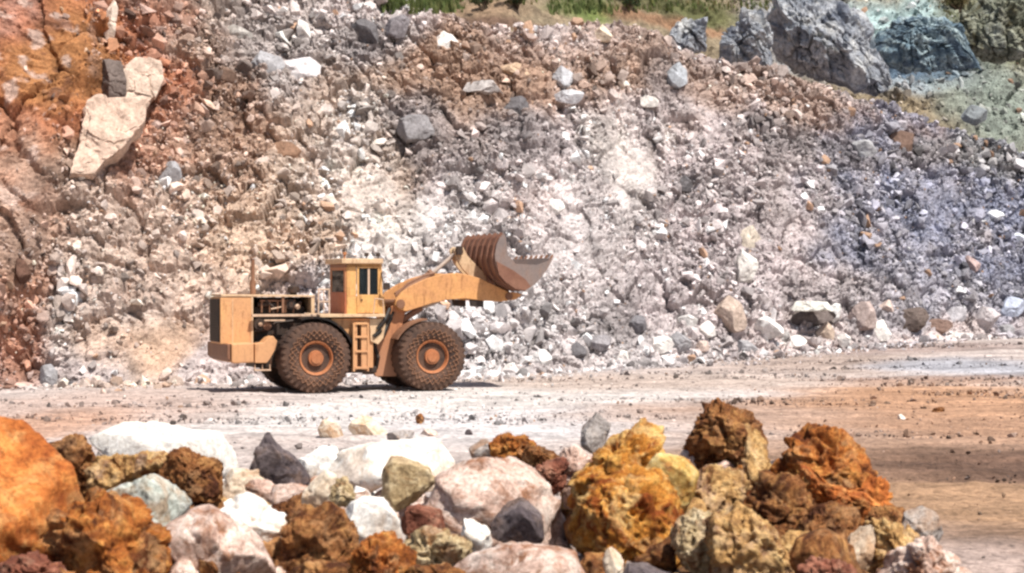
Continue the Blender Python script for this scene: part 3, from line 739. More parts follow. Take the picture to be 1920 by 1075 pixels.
fg(10.3, [(1490, 1010), (1510, 965), (1560, 950), (1610, 970), (1620, 1010), (1570, 1035), (1515, 1035)], 'brown', 'porous', "dark brown pitted rock below the orange pitted rock")
fg(9.9, [(1270, 1050), (1275, 990), (1305, 965), (1345, 975), (1370, 1010), (1365, 1060), (1310, 1075)], 'olive', 'porous', "yellowish brown pitted rock low beside the ochre rock")
fg(9.6, [(1345, 1060), (1350, 990), (1390, 955), (1430, 980), (1460, 1030), (1490, 1060), (1490, 1120), (1350, 1120)], 'tan', 'porous', "big orange tan pitted rock at the bottom of the right heap", seed=1402)
fg(9.5, [(1480, 1060), (1500, 1015), (1550, 1000), (1600, 1030), (1610, 1090), (1590, 1130), (1490, 1130)], 'brown', 'round', "smooth brown rock at the bottom right of the heap")
fg(10.0, [(1592, 1060), (1598, 985), (1625, 975), (1640, 1010), (1632, 1070), (1610, 1100)], 'cream', 'angular', "narrow cream stone standing beside the smooth brown rock")
fg(10.3, [(1690, 1000), (1700, 965), (1725, 952), (1752, 965), (1765, 1000), (1740, 1030), (1705, 1025)], 'midgrey', 'angular', "grey stone with a dark face at the right tip of the heap")
fg(10.0, [(1620, 1040), (1640, 990), (1690, 985), (1735, 1010), (1760, 1040), (1740, 1080), (1660, 1085)], 'tan', 'lump', "tan crumbly rock beside the grey stone at the right tip")
fg(9.6, [(1660, 1100), (1680, 1045), (1740, 1020), (1790, 1035), (1815, 1080), (1800, 1120)], 'pink', 'lump', "pinkish brown rock at the far right bottom of the heap")
fe(9.2, 1560, 1085, 120, 60, 'redbrown', 'lump', "reddish rock on the bottom edge below the smooth brown rock")
fe(9.3, 1215, 1090, 110, 60, 'grey', 'round', "dark rock on the bottom edge below the ochre rock")
fe(9.6, 1150, 1070, 40, 70, 'cream', 'angular', "thin cream stone standing under the ochre rock")
fe(9.2, 820, 1090, 110, 50, 'brown', 'porous', "brown stone on the bottom edge left of the wide pink rock")
fe(9.2, 600, 1090, 110, 60, 'brown', 'lump', "brown stone on the bottom edge near the pitted rocks")

# crumbs of the same rock filling the gaps of the heap, far too many to tell apart
rngc = np.random.default_rng(31)
def crumbs(n, mat, cen, seed):
    V, F, off = [], [], 0
    protos = [shape_rock(seed + q, ell_outline(1.0, rngc.uniform(.6, .95), seed + q), 0.42, 'lump', 4) for q in range(5)]
    R = rand_rot(n, rngc)
    for i in range(n):
        c = cen[rngc.integers(len(cen))]; px0 = rngc.normal(c[0], c[2]); py0 = rngc.normal(c[1], c[3]); r = 0.055 * (1 - rngc.random()) ** -0.42
        z0 = float(BERM(px0, py0))
        if z0 < 0.9: continue
        p, f = protos[i % 5]; p = (p * min(r, .17) * 2) @ R[i].T + np.array([px0, py0, z0 + min(r, .17) * 0.45])
        V.append(p); F.append(f + off); off += len(p)
    return tag(link("rock_crumbs", np_mesh("rock_crumbs", np.concatenate(V), np.concatenate(F), True), RM[mat]), None, None, None, "stuff")
for mt_, n_, cen, lb in (('brown', 304, [(1.5, 11.3, .55, .5), (2.0, 10.3, .35, .6), (-2.6, 10.6, .5, 1), (1.6, 10.6, .6, 1), (-1.2, 9.8, .3, .6), (.2, 11.8, .3, .4)], "crumbled brown rock between the large rocks of the heap"),
                      ('tan', 240, [(1.7, 10.8, .5, .7), (1.4, 10.2, .7, 1), (-2.2, 11.2, .5, .7), (2.1, 10, .3, .6)], "crumbled tan rock between the large rocks of the heap"),
                      ('pink', 272, [(-.2, 12.2, .8, .6), (-.6, 11, .9, 1.2), (-1.6, 11.5, .7, 1)], "broken pinkish rock in the middle of the heap"),
                      ('white', 176, [(-1.2, 13.2, .9, .6), (-1.0, 12.2, .9, .9), (-1.9, 11, .6, 1)], "broken white rock in the middle of the heap"),
                      ('rust', 96, [(1.9, 11, .4, .7), (-2.6, 9.6, .4, .6)], "crumbled rust rock at both ends of the heap")):
    o_ = crumbs(n_, mt_, cen, 3000 + n_); o_["label"] = lb; o_["category"] = "rubble"

# --- stones standing on the near pit floor behind the heap
def on_floor(u, v, w, h, mat, kind, label, seed):
    x_, y_ = floor_pt(u, v + h * 0.4); k = y_ / FPX
    return add_rock(Vector((x_, y_, float(G(x_, y_)) + h * k * 0.42)), ell_outline(w * k, h * k, seed, 0.15), 0.4 * w * k, kind, 4, RM[mat], seed, label, "rock", "stones on the pit floor")
on_floor(625, 806, 54, 44, 'cream', 'round', "cream round stone on the pit floor, leftmost of the row behind the heap", 41)
on_floor(692, 805, 86, 46, 'cream', 'angular', "wide pale stone on the pit floor right of the cream round one", 42)
on_floor(752, 818, 66, 22, 'midgrey', 'slab', "flat grey stone on the pit floor behind the white slab", 43)
on_floor(787, 786, 17, 26, 'brown', 'angular', "small upright brown stone on the white pit floor", 44)
on_floor(805, 815, 40, 22, 'pink', 'angular', "pinkish stone at the right of the row on the pit floor", 45)
on_floor(880, 812, 20, 14, 'grey', 'angular', "tiny dark stone on the white floor right of the pinkish stone", 46)
on_floor(1690, 782, 20, 11, 'white', 'angular', "small white stone alone on the tan floor at right", 47)
on_floor(1760, 770, 34, 10, 'brown', 'lump', "low dark clod on the tan floor at right", 48)

# --- boulders lying on the face
def fb(u, v, w, h, col, label, kind='angular', seed=None, depth=0.45, name="boulder", sink=0.25, jag=0.16, group="boulders on the quarry face", pts=None, level=4, box=False, rz=0.0, rx=0.0):
    _seed[0] += 1; sd = seed or _seed[0]
    loc, nor = hit(u, v); k = loc.y / FPX
    o = [((a - u) * k, -(b - v) * k) for a, b in pts] if pts else ell_outline(w * k, h * k, sd, jag)
    dep = depth * min(w, h) * k
    p, f = shape_rock(sd, o, dep, kind, level, box)
    ob = link(name, np_mesh(name, p, f, False), M_OBJ)
    ob.location = loc - Vector((0, 1, 0)) * dep * (1 - sink * 2.0); ob.color = (*col, 1)
    ob.rotation_euler = (rx, 0, rz)
    CLEAR.append((ob.location[:], (w * k * 0.5, max(dep * 1.6, 0.5), h * k * 0.5)))
    return tag(ob, label, "boulder", group)
CLEAR = []
CW, CC, CG, CD, CT, CB, CP, CBL = (0.78, 0.74, 0.70), (0.74, 0.62, 0.48), (0.36, 0.35, 0.36), (0.15, 0.14, 0.145), (0.48, 0.35, 0.25), (0.27, 0.16, 0.105), (0.58, 0.46, 0.40), (0.34, 0.37, 0.44)
fb(205, 270, 130, 140, (0.64, 0.475, 0.375), "long cream slab running down the edge of the red cliff", 'slab', pts=[(142, 342), (152, 270), (168, 208), (188, 192), (276, 198), (274, 236), (243, 280), (210, 312), (180, 346)], depth=0.22, sink=0.0, box=True, level=6, rz=0.25, rx=-0.3)
fb(272, 163, 70, 80, (0.66, 0.51, 0.41), "cream block above the long cream slab", 'slab', pts=[(232, 205), (240, 135), (258, 116), (302, 122), (308, 154), (288, 196), (262, 214)], depth=0.3, sink=0.05, box=True, level=6, rz=0.3, rx=-0.2)
fb(212, 162, 58, 90, (0.16, 0.125, 0.11), "block left of the cream block on the cliff, shade painted dark grey", 'slab', pts=[(183, 198), (186, 150), (202, 112), (222, 120), (240, 155), (236, 192)], depth=0.3, sink=0.05, box=True, level=5, rz=-0.9)  # dark colour stands in for the shade on the face turned from the sun
fb(210, 40, 26, 110, (0.72, 0.60, 0.50), "narrow pale rib at the top beside the red cliff", 'slab', depth=0.5)
fb(320, 327, 44, 46, CG, "grey boulder below and right of the cream slab", 'angular')
fb(42, 508, 46, 48, (0.13, 0.07, 0.05), "dark brown boulder low on the red cliff at the left edge")
fb(92, 706, 38, 52, CG, "grey boulder at the foot of the slope in the left corner")
fb(136, 722, 24, 20, CD, "small dark stone beside the grey boulder at the left foot")
fb(562, 130, 84, 56, (0.66, 0.62, 0.62), "pale lilac block high on the slope left of centre")
fb(502, 116, 70, 52, CG, "mid grey block left of the pale lilac block")
fb(450, 65, 60, 46, (0.42, 0.39, 0.36), "grey brown block near the top left of centre")
fb(530, 290, 72, 48, CB, "brown boulder on the tan slope below the lilac block")
fb(835, 80, 76, 46, CW, "whitish boulder just under the grass at top centre")
fb(690, 60, 54, 60, CD, "dark boulder near the top left of the whitish one")
fb(745, 50, 48, 50, (0.22, 0.2, 0.21), "dark grey boulder near the top close to the whitish one")
fb(775, 240, 84, 66, (0.27, 0.255, 0.26), "dark grey broken boulder on the slope above the white dust")
fb(1125, 62, 56, 38, CC, "cream boulder on the crest at top centre")
fb(955, 134, 100, 34, (0.50, 0.36, 0.25), "tan ledge block in the brown crest", 'slab')
fb(910, 166, 110, 28, (0.46, 0.42, 0.40), "flat grey slab sticking out of the brown crest", 'slab', sink=0.0, depth=0.9)
fb(1052, 148, 52, 44, (0.48, 0.48, 0.50), "grey block at the right end of the flat slab in the crest")
fb(1066, 184, 70, 26, (0.66, 0.66, 0.68), "pale slab just below the grey block in the crest", 'slab', sink=0.05, depth=0.8)
fb(960, 205, 70, 50, CD, "dark boulder beneath the flat grey slab")
fb(1265, 142, 52, 54, (0.40, 0.42, 0.45), "bluish grey boulder on the upper slope right of the crest slabs")
fb(1215, 190, 46, 30, (0.62, 0.58, 0.54), "pale boulder below left of the bluish grey one")
fb(1282, 345, 46, 36, CD, "dark boulder right of the pale vertical streak")
fb(1040, 385, 44, 38, CW, "white boulder on the slope above right of the bucket")
fb(1398, 446, 72, 54, (0.66, 0.58, 0.48), "cream block on the slope above the tall pale block")
fb(1393, 500, 56, 78, (0.66, 0.62, 0.58), "tall pale block on the lower right slope")
fb(1368, 590, 74, 82, (0.52, 0.41, 0.34), "large tan boulder at the foot of the right slope", seed=77)
fb(1438, 610, 60, 58, (0.80, 0.77, 0.74), "white triangular boulder at the foot of the right slope", pts=[(1406, 580), (1425, 585), (1468, 612), (1466, 630), (1420, 640), (1412, 625)], sink=0.1)
fb(1515, 592, 110, 42, (0.17, 0.14, 0.13), "long dark boulder right of the white triangular one", 'slab')
fb(1512, 574, 108, 20, (0.68, 0.66, 0.60), "flat pale slab lying on the long dark boulder", 'slab', sink=-0.3, depth=1.4)
fb(1560, 585, 30, 40, (0.80, 0.79, 0.76), "white block at the right end of the pale slab", sink=-0.1)
fb(1546, 625, 36, 50, (0.50, 0.39, 0.31), "upright tan stone below the flat pale slab", sink=0)
fb(1580, 637, 26, 34, CW, "small white stone right of the upright tan stone", sink=0)
fb(1612, 592, 66, 54, (0.44, 0.35, 0.32), "pinkish brown boulder right of the flat pale slab")
fb(1706, 598, 66, 54, (0.15, 0.115, 0.10), "dark brown boulder at the foot of the far right slope")
fb(1758, 612, 66, 38, (0.24, 0.16, 0.13), "low brown boulder right of the dark brown one")
fb(1842, 600, 60, 54, (0.52, 0.47, 0.47), "pale boulder at the foot near the right edge")
fb(1892, 576, 66, 48, (0.46, 0.50, 0.60), "bluish white boulder at the foot by the right edge")
fb(1860, 405, 38, 20, (0.78, 0.80, 0.82), "small white slab on the blue slope at right", 'slab', sink=0)
fb(1908, 446, 34, 16, (0.70, 0.74, 0.80), "pale flat stone at the right edge of the blue slope", 'slab', sink=0)
fb(1820, 494, 42, 38, (0.46, 0.34, 0.32), "pinkish stone on the blue grey slope at right")
fb(1192, 606, 54, 44, (0.2, 0.19, 0.2), "dark grey boulder low on the slope right of the front wheel")
fb(1236, 646, 54, 38, CW, "white boulder at the foot right of the front wheel")
fb(1290, 605, 46, 30, (0.62, 0.6, 0.58), "pale stone left of the large tan boulder")
fb(1130, 640, 50, 34, (0.3, 0.28, 0.29), "grey stone at the foot between front wheel and white boulder")
fb(1010, 672, 56, 34, (0.74, 0.72, 0.70), "white stone at the foot just right of the front wheel")
fb(1690, 265, 70, 40, (0.2, 0.13, 0.10), "dark brown boulder on the crest line at right")
fb(1620, 280, 56, 34, (0.42, 0.42, 0.43), "grey boulder left of the dark brown one on the crest")
fb(1820, 215, 60, 40, (0.22, 0.24, 0.25), "dark boulder at the upper right crest")

M_CROP = rock_mat("outcrop_rock", (0.15, 0.17, 0.20), (0.33, 0.35, 0.39), (0.58, 0.60, 0.62), (0.15, 0.17, 0.215), 0.5, 0.6, 0.9, 1.0, 5.0, 0.12, dust=(0.66, 0.66, 0.64), dust_amt=0.75)
for (u_, v_, w_, h_, c_, l_) in ((1275, 640, 50, 40, CG, "grey boulder at the foot left of the large tan boulder"), (1325, 618, 44, 36, CW, "white stone touching the left of the large tan boulder"), (1315, 650, 40, 26, CP, "pinkish stone low at the foot before the large tan boulder"),
        (1395, 648, 54, 30, CG, "low grey stone below the white triangular boulder"), (1490, 640, 44, 30, CW, "pale stone at the foot under the long dark boulder"), (1650, 620, 50, 42, CW, "pale broken boulder left of the dark brown foot boulder"), (1660, 575, 40, 30, CP, "pinkish stone above the pale broken boulder at right"),
        (1790, 590, 44, 34, (0.5, 0.48, 0.5), "grey stone above the low brown boulder at right"), (1800, 632, 44, 24, CW, "pale stone at the foot below the low brown boulder"), (1885, 622, 50, 30, CG, "grey stone at the foot below the bluish white boulder"), (1080, 655, 44, 36, CD, "dark stone at the foot between the front wheel and the grey stone"), (960, 690, 36, 22, CW, "small white stone by the front wheel at the foot"), (1170, 668, 40, 26, CW, "white stone low at the foot left of the white boulder")):
    fb(u_, v_, w_, h_, c_, l_, sink=0.15)
# rock outcrops at the top right
def outcrop(u, v, y, pts, col, label, seed, depth):
    k = y / FPX; o = [((a - u) * k, -(b - v) * k) for a, b in pts]
    p, f = shape_rock(seed, o, depth, 'angular', 6)
    q = p * 1.3 + seed; q = q + 0.35 * np.stack([fbm(p * .9, 3, 1), fbm(p * .9, 3, 2), fbm(p * .9, 3, 3)], 1); bl = worley2(np.stack([q[:, 0] * 0.9 + 0.4 * q[:, 2], q[:, 2] * 0.45 + q[:, 1] * 0.3], 1), seed)
    dn = p / np.linalg.norm(p, axis=1, keepdims=True)
    b2 = worley2(np.stack([q[:, 0] * 2.4 + q[:, 2], q[:, 2] * 1.5 + q[:, 1]], 1), seed + 5)
    p = p + dn * ((bl[2] - 0.5) * 0.7 - 0.35 * sstep(0.12, 0, bl[1] - bl[0]) + (b2[2] - .5) * .25 - 0.12 * sstep(0.12, 0, b2[1] - b2[0]) + .15 * fbm(p * 2, 4, 9))[:, None] * np.array([0.5, 1, 0.6])
    o_ = link("rock_outcrop", np_mesh("rock_outcrop", p, f, False), M_CROP); o_.location = at(u, v, y); o_.color = (*col, 1)
    return tag(o_, label, "outcrop", "rock outcrops at the top of the quarry")
outcrop(1540, 85, 97, [(1440, 40), (1455, 0), (1500, -40), (1590, -50), (1635, 0), (1650, 90), (1655, 150), (1600, 165), (1530, 140), (1470, 110)], (0.22, 0.24, 0.28), "massive blue grey outcrop at the top right", 901, 2.6)
outcrop(1400, 80, 92, [(1350, 110), (1355, 40), (1390, 20), (1435, 15), (1448, 70), (1450, 130), (1400, 135)], (0.30, 0.30, 0.31), "broken grey outcrop left of the massive blue grey one", 902, 1.4)
outcrop(1300, 70, 91, [(1255, 95), (1262, 50), (1300, 30), (1345, 30), (1350, 80), (1340, 105)], (0.22, 0.21, 0.22), "small dark outcrop under the brown bank", 903, 1.1)
M_TEAL = rock_mat("teal_outcrop_rock", (0.07, 0.11, 0.15), (0.16, 0.235, 0.29), (0.40, 0.50, 0.52), (0.09, 0.13, 0.18), 0.5, 0.6, 0.9, 1.0, 5.0, 0.12, dust=(0.50, 0.60, 0.60), dust_amt=0.7)
tq = outcrop(1740, 80, 106, [(1640, 120), (1650, 60), (1690, 25), (1760, 30), (1830, 60), (1870, 100), (1850, 130), (1760, 135), (1690, 130)], (0.2, 0.25, 0.3), "dark teal blue outcrop right of the massive grey one", 905, 2.2)
tq.data.materials[0] = M_TEAL
tq = outcrop(1880, 60, 108, [(1790, 80), (1810, 20), (1860, -20), (1960, -30), (1990, 60), (1960, 110), (1860, 110)], (0.2, 0.25, 0.3), "mottled green grey outcrop in the top right corner", 906, 2.0)
tq.data.materials[0] = rock_mat("green_outcrop_rock", (0.07, 0.075, 0.05), (0.19, 0.20, 0.15), (0.40, 0.41, 0.33), (0.10, 0.09, 0.05), 0.5, 0.7, 0.9, 1.0, 5.0, 0.12, dust=(0.5, 0.52, 0.45), dust_amt=0.6)
outcrop(1640, 150, 100, [(1600, 160), (1605, 110), (1635, 80), (1665, 130), (1668, 170), (1640, 180)], (0.24, 0.22, 0.19), "brown grey shoulder at the foot of the massive outcrop", 904, 1.0)

rng = np.random.default_rng(11)
# candidate places on the face
NS = 70000
rr = rng.integers(0, shp[0] - 18, NS * 2); cc_ = rng.integers(0, shp[1], NS * 2)
idx = rr * shp[1] + cc_
pu, pv = px(FV[idx])
keep = (pu > -150) & (pu < 2080) & (pv > -80)
sf = soft[idx]
keep &= rng.random(len(idx)) > sf * 0.6
red = sstep(0.05, 0.8, np.interp(FV[idx][:, 2], BDZ, BDX) - FV[idx][:, 0])
keep &= rng.random(len(idx)) > red * 0.94
keep &= rng.random(len(idx)) > 0.35 * scree[idx] * sstep(0.0, 0.35, run[idx])
for (bl, br) in CLEAR:                      # nothing lies over the big boulders
    keep &= (((FV[idx] - np.array(bl)) / np.array(br)) ** 2).sum(1) > 1.0
idx = idx[keep][:NS]
pos = FV[idx] + rng.normal(0, 0.02, (len(idx), 3))
size = 0.040 * (1 - rng.random(len(idx))) ** (-0.50)
size = np.clip(size, 0.035, 0.42) * (1 - 0.12 * scree[idx]) * (1 - 0.25 * sstep(0.0, 0.35, run[idx]) * scree[idx]) * (0.55 + 0.75 * sstep(-0.25, 0.35, fbm(FV[idx] * 0.35, 3, 120))) * (1 - 0.55 * soft[idx])
pos[:, 1] -= size * 0.25; pos[:, 2] += size * 0.1
col = stone_tint(fc[idx], rng)
order = np.argsort(-size * (1 + 0.0 * size))
pu, pv = px(pos)
# the largest that show become stones of their own further down
inview = (pu > 10) & (pu < 1910) & (pv > 5) & (pv < 720) & ~((pu > 370) & (pu < 1040) & (pv > 400))
bigidx = [i for i in order if inview[i]][:175]
rest = np.ones(len(pos), bool); rest[bigidx] = False
tag(scatter("rubble", pos[rest], size[rest], col[rest], M_STONE, rng), "loose grey and tan rubble covering the quarry face", "rubble", kind="stuff")
BIG = [(pos[i], size[i], col[i]) for i in bigidx]
hk = rng.integers(0, len(HILLV), 60000); hu, hv = px(HILLV[hk]); hk = hk[(hu > 1380) & (hu < 2000) & (hv > -30) & (hv < 330)][:9000]
hs_ = np.clip(0.05 * (1 - rng.random(len(hk))) ** -0.5, 0.05, 0.5)
tag(scatter("rubble", HILLV[hk], hs_, stone_tint(HILLC[hk], rng, 1.2), M_STONE, rng), "broken blue and green tinted rock on the far upper slope", "rubble", kind="stuff")

# --- the largest loose stones of the slope, one object each
PM = [np_mesh("stone", v, f, False) for v, f in PROTO]
for m in PM: m.materials.append(M_OBJ)
LAND = [("the cream slab", 220, 220), ("the red cliff", 70, 200), ("the dark brown boulder at left", 42, 508), ("the left foot boulder", 92, 706), ("the pale lilac block", 562, 130),
        ("the exhaust pipe", 475, 515), ("the loader cab", 670, 485), ("the white dust patch", 720, 390), ("the broken dark boulder", 775, 240), ("the grass strip", 800, 20), ("the crest slabs", 1000, 165),
        ("the raised bucket", 930, 460), ("the pale vertical streak", 1180, 320), ("the front wheel", 870, 670), ("the large tan boulder", 1368, 590), ("the tall pale block", 1393, 500),
        ("the grey outcrop", 1400, 80), ("the blue grey outcrop", 1540, 85), ("the dark crest boulder", 1690, 265), ("the small white slab", 1860, 405), ("the flat pale slab", 1512, 574),
        ("the dark foot boulder", 1706, 598), ("the brown boulder", 530, 290), ("the counterweight", 375, 660), ("the dark streak boulder", 1282, 345)]
used = {}
R_ = rand_rot(len(BIG), rng)
for i, (p, s, c) in enumerate(BIG):
    k = int(rng.integers(0, len(PM)))
    o = bpy.data.objects.new("stone", PM[k]); COL.objects.link(o)
    sc3 = np.array([1, rng.uniform(.75, 1.1), rng.uniform(.7, 1.1)]) * s
    o.matrix_world = Matrix.LocRotScale(Vector(p), Matrix(R_[i].tolist()).to_quaternion(), Vector(sc3))
    c = np.clip(c, 0.03, 0.85); o.color = (*c, 1)
    u, v = (float(q[0]) for q in px(p))
    L = min(LAND, key=lambda q: (q[1] - u) ** 2 + (q[2] - v) ** 2)
    du, dv = u - L[1], v - L[2]; dist = math.hypot(du, dv)
    far_ = "close" if dist < 60 else ("" if dist < 130 else "well")
    if abs(du) > 2.2 * abs(dv): way = "left of" if du < 0 else "right of"
    elif abs(dv) > 2.2 * abs(du): way = "above" if dv < 0 else "below"
    else: way = ("above" if dv < 0 else "below") + (" and left of" if du < 0 else " and right of")
    lum = c.mean(); warm = c[0] / max(c[2], 1e-3)
    tone = "dark" if lum < 0.2 else "mid" if lum < 0.38 else "pale" if lum < 0.6 else "bright"
    hue = "rusty" if warm > 2.2 else "brown" if warm > 1.55 else "tan" if warm > 1.25 else "bluish" if warm < 0.93 else "grey"
    if tone == "bright" and hue == "grey": hue = "white"
    siz = "large" if s > 0.45 else "medium" if s > 0.33 else "small"
    lab = " ".join(f"{siz} {tone} {hue} stone {far_} {way} {L[0]}".split())
    if lab in used:                         # say where it lies from a second mark
        for L2 in sorted(LAND, key=lambda q: (q[1] - u) ** 2 + (q[2] - v) ** 2)[1:5]:
            d2, e2 = u - L2[1], v - L2[2]
            w2 = ("left of" if d2 < 0 else "right of") if abs(d2) > abs(e2) else ("above" if e2 < 0 else "below")
            lab2 = f"{siz} {tone} {hue} stone {way} {L[0]}, {w2} {L2[0]}"
            if lab2 not in used and len(lab2.split()) <= 16: lab = lab2; break
    used[lab] = 1
    tag(o, lab, "stone", "loose stones on the quarry face")

# ------------------------------------------------------------------ wheel loader
TH = math.radians(20.0); CT_, ST_ = math.cos(TH), math.sin(TH)
OX, OY = -6.02, 54.10
def P(u, v, w):
    """loader coordinates (X forward, Z up) of a photograph point lying on its plane Y = -w"""
    a = (u - 960) / FPX
    X = (a * (OY - w * CT_) - OX - w * ST_) / (CT_ - a * ST_)
    yw = OY + X * ST_ - w * CT_
    return X, CAMZ - (v - 537.5) / FPX * yw

def paint(name, c, dust=(0.42, 0.24, 0.14), amt=0.5, rust=(0.20, 0.075, 0.03), rough=0.55, low=True):
    m, n, l, b = new_mat(name, rough); b.inputs["Specular IOR Level"].default_value = 0.35
    co = coords(n)
    f1 = noise(n, l, co, 1.1, 6, 0.65, 0.5); f2 = noise(n, l, mapped(n, l, co, (6, 6, 1.2)), 1.6, 6, 0.7); f3 = noise(n, l, co, 14, 5, 0.7)
    base = mixc(n, l, ramp(n, l, f1, [(0.38, (0, 0, 0)), (0.72, (amt,) * 3)]), c, dust)
    base = mixc(n, l, ramp(n, l, f2, [(0.53, (0, 0, 0)), (0.68, (0.85 * amt,) * 3)]), base, rust)
    base = mixc(n, l, 0.75, base, ramp(n, l, f3, [(0.3, (0.7, 0.66, 0.62)), (0.55, (1, 1, 1))]), 'MULTIPLY')
    if low:   # mud thrown up from the ground: fades out with height on the machine
        sp = n.new("ShaderNodeSeparateXYZ"); l.new(co, sp.inputs[0])
        ad = n.new("ShaderNodeMath"); ad.operation = 'MULTIPLY_ADD'; l.new(f1, ad.inputs[0]); ad.inputs[1].default_value = 1.4; l.new(sp.outputs[2], ad.inputs[2])
        mr = n.new("ShaderNodeMapRange"); mr.inputs[1].default_value = 1.3; mr.inputs[2].default_value = 2.9; mr.inputs[3].default_value = 0.75; mr.inputs[4].default_value = 0.0
        l.new(ad.outputs[0], mr.inputs[0]); base = mixc(n, l, mr.outputs[0], base, dust)
    l.new(base, b.inputs["Base Color"]); bump(n, l, b, f3, 0.2, 0.01)
    return m
LM = {
 'yellow': paint("faded_yellow_paint", (0.68, 0.365, 0.155), (0.52, 0.27, 0.14), 0.8),
 'arm': paint("arm_yellow_paint", (0.66, 0.335, 0.125), (0.50, 0.235, 0.11), 0.8, low=False),
 'bright': paint("bright_cab_paint", (0.68, 0.385, 0.14), (0.54, 0.25, 0.10), 0.7, low=False),
 'cream': paint("dusty_cream_paint", (0.66, 0.47, 0.29), (0.52, 0.33, 0.2), 0.6, low=False),
 'red': paint("shaded_red_panel", (0.46, 0.15, 0.075), (0.42, 0.2, 0.12), 0.4, low=False),  # cab paint with the shade of its rear face mixed in
 'orange': paint("rust_stained_paint", (0.48, 0.20, 0.085), (0.40, 0.20, 0.12), 0.7, (0.14, 0.05, 0.025)),
 'brown': paint("shaded_brown_steel", (0.20, 0.095, 0.055), (0.32, 0.17, 0.10), 0.7, low=False),
 'dark': paint("greasy_dark_steel", (0.030, 0.022, 0.018), (0.085, 0.05, 0.035), 0.5, low=False),
 'black': paint("black_and_shade", (0.010, 0.008, 0.007), (0.03, 0.02, 0.015), 0.4, low=False),  # near black; also paints the shade in wheel arch and under fender
 'bucket': paint("worn_bucket_steel", (0.17, 0.075, 0.048), (0.30, 0.155, 0.10), 0.7, (0.12, 0.045, 0.03), 0.6, low=False),
 'worn': paint("scoured_grey_steel", (0.19, 0.155, 0.145), (0.28, 0.195, 0.16), 0.8, (0.24, 0.15, 0.11), 0.5, low=False),
 'tyre': paint("dusty_tyre_rubber", (0.050, 0.031, 0.025), (0.19, 0.10, 0.062), 0.75, (0.10, 0.06, 0.04), 0.9, low=False),
 'chain': paint("rusty_chain_steel", (0.25, 0.12, 0.065), (0.34, 0.19, 0.12), 0.6, low=False),
 'hub': paint("rust_hub_paint", (0.42, 0.145, 0.055), (0.42, 0.21, 0.11), 0.6, low=False),
 'steel': paint("chromed_rod", (0.5, 0.42, 0.36), (0.4, 0.25, 0.16), 0.4, rough=0.35, low=False),
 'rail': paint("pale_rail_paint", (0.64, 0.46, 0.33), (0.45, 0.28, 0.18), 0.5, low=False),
}
gm_, gn, gl, gb = new_mat("cab_glass", 0.05)
gb.inputs["Base Color"].default_value = (0.035, 0.045, 0.05, 1); gb.inputs["Transmission Weight"].default_value = 0.6; gb.inputs["IOR"].default_value = 1.1; gb.inputs["Specular IOR Level"].default_value = 0.5
LM['glass'] = gm_

root = bpy.data.objects.new("wheel_loader", None); COL.objects.link(root)
root.location = (OX, OY, 0.0); root.rotation_euler = (0, 0, TH)
tag(root, "dusty yellow articulated wheel loader with raised bucket on the quarry floor", "wheel loader")

class MB:
    def __init__(self): self.bm = bmesh.new()
    def prism(self, pts, y0, y1, bev=0.015):
        """polygon in X,Z drawn out along Y"""
        b = bmesh.new(); n = len(pts)
        A = [b.verts.new((p[0], y0, p[1])) for p in pts]; B = [b.verts.new((p[0], y1, p[1])) for p in pts]
        b.faces.new(A); b.faces.new(B[::-1])
        for i in range(n): b.faces.new((A[i], B[i], B[(i + 1) % n], A[(i + 1) % n]))
        bmesh.ops.recalc_face_normals(b, faces=b.faces)
        if bev: bmesh.ops.bevel(b, geom=list(b.edges), offset=bev, segments=2, affect='EDGES', profile=0.6, clamp_overlap=True)
        self._add(b); return self
    def box(self, x0, x1, y0, y1, z0, z1, bev=0.012): return self.prism([(x0, z0), (x1, z0), (x1, z1), (x0, z1)], y0, y1, bev)
    def tube(self, a, b_, r, seg=14, r2=None):
        a, b_ = Vector(a), Vector(b_); d = b_ - a; b = bmesh.new()
        bmesh.ops.create_cone(b, cap_ends=True, segments=seg, radius1=r, radius2=r if r2 is None else r2, depth=d.length)
        M = Matrix.Translation((a + b_) / 2) @ d.to_track_quat('Z', 'Y').to_matrix().to_4x4()
        bmesh.ops.transform(b, matrix=M, verts=b.verts); self._add(b); return self
    def path(self, pts, r, seg=8):
        for i in range(len(pts) - 1): self.tube(pts[i], pts[i + 1], r, seg)
        for p in pts[1:-1]: self.ball(p, r * 1.02)
        return self
    def ball(self, c, r):
        b = bmesh.new(); bmesh.ops.create_icosphere(b, subdivisions=2, radius=r); bmesh.ops.translate(b, vec=Vector(c), verts=b.verts); self._add(b); return self
    def lathe(self, prof, cx, cz, seg=64, y_sign=1):
        """profile (radius, y) turned about the Y axis through cx, cz"""
        b = bmesh.new(); rings = []
        for r, yy in prof:
            rings.append([b.verts.new((cx + r * math.cos(2 * math.pi * i / seg), yy, cz + r * math.sin(2 * math.pi * i / seg))) for i in range(seg)])
        for k in range(len(rings) - 1):
            for i in range(seg): b.faces.new((rings[k][i], rings[k][(i + 1) % seg], rings[k + 1][(i + 1) % seg], rings[k + 1][i]))
        b.faces.new(rings[0]); b.faces.new(rings[-1][::-1])
        bmesh.ops.recalc_face_normals(b, faces=b.faces); self._add(b); return self
    def _add(self, b):
        me = bpy.data.meshes.new("t"); b.to_mesh(me); b.free(); self.bm.from_mesh(me); bpy.data.meshes.remove(me)
    def build(self, name, mat, parent=root, label=None):
        me = bpy.data.meshes.new(name); self.bm.to_mesh(me); self.bm.free()
        o = link(name, me, LM[mat], parent)
        if label: o["label"] = label
        return o
def pp_(w, *uv): return [P(u, v, w) for u, v in uv]

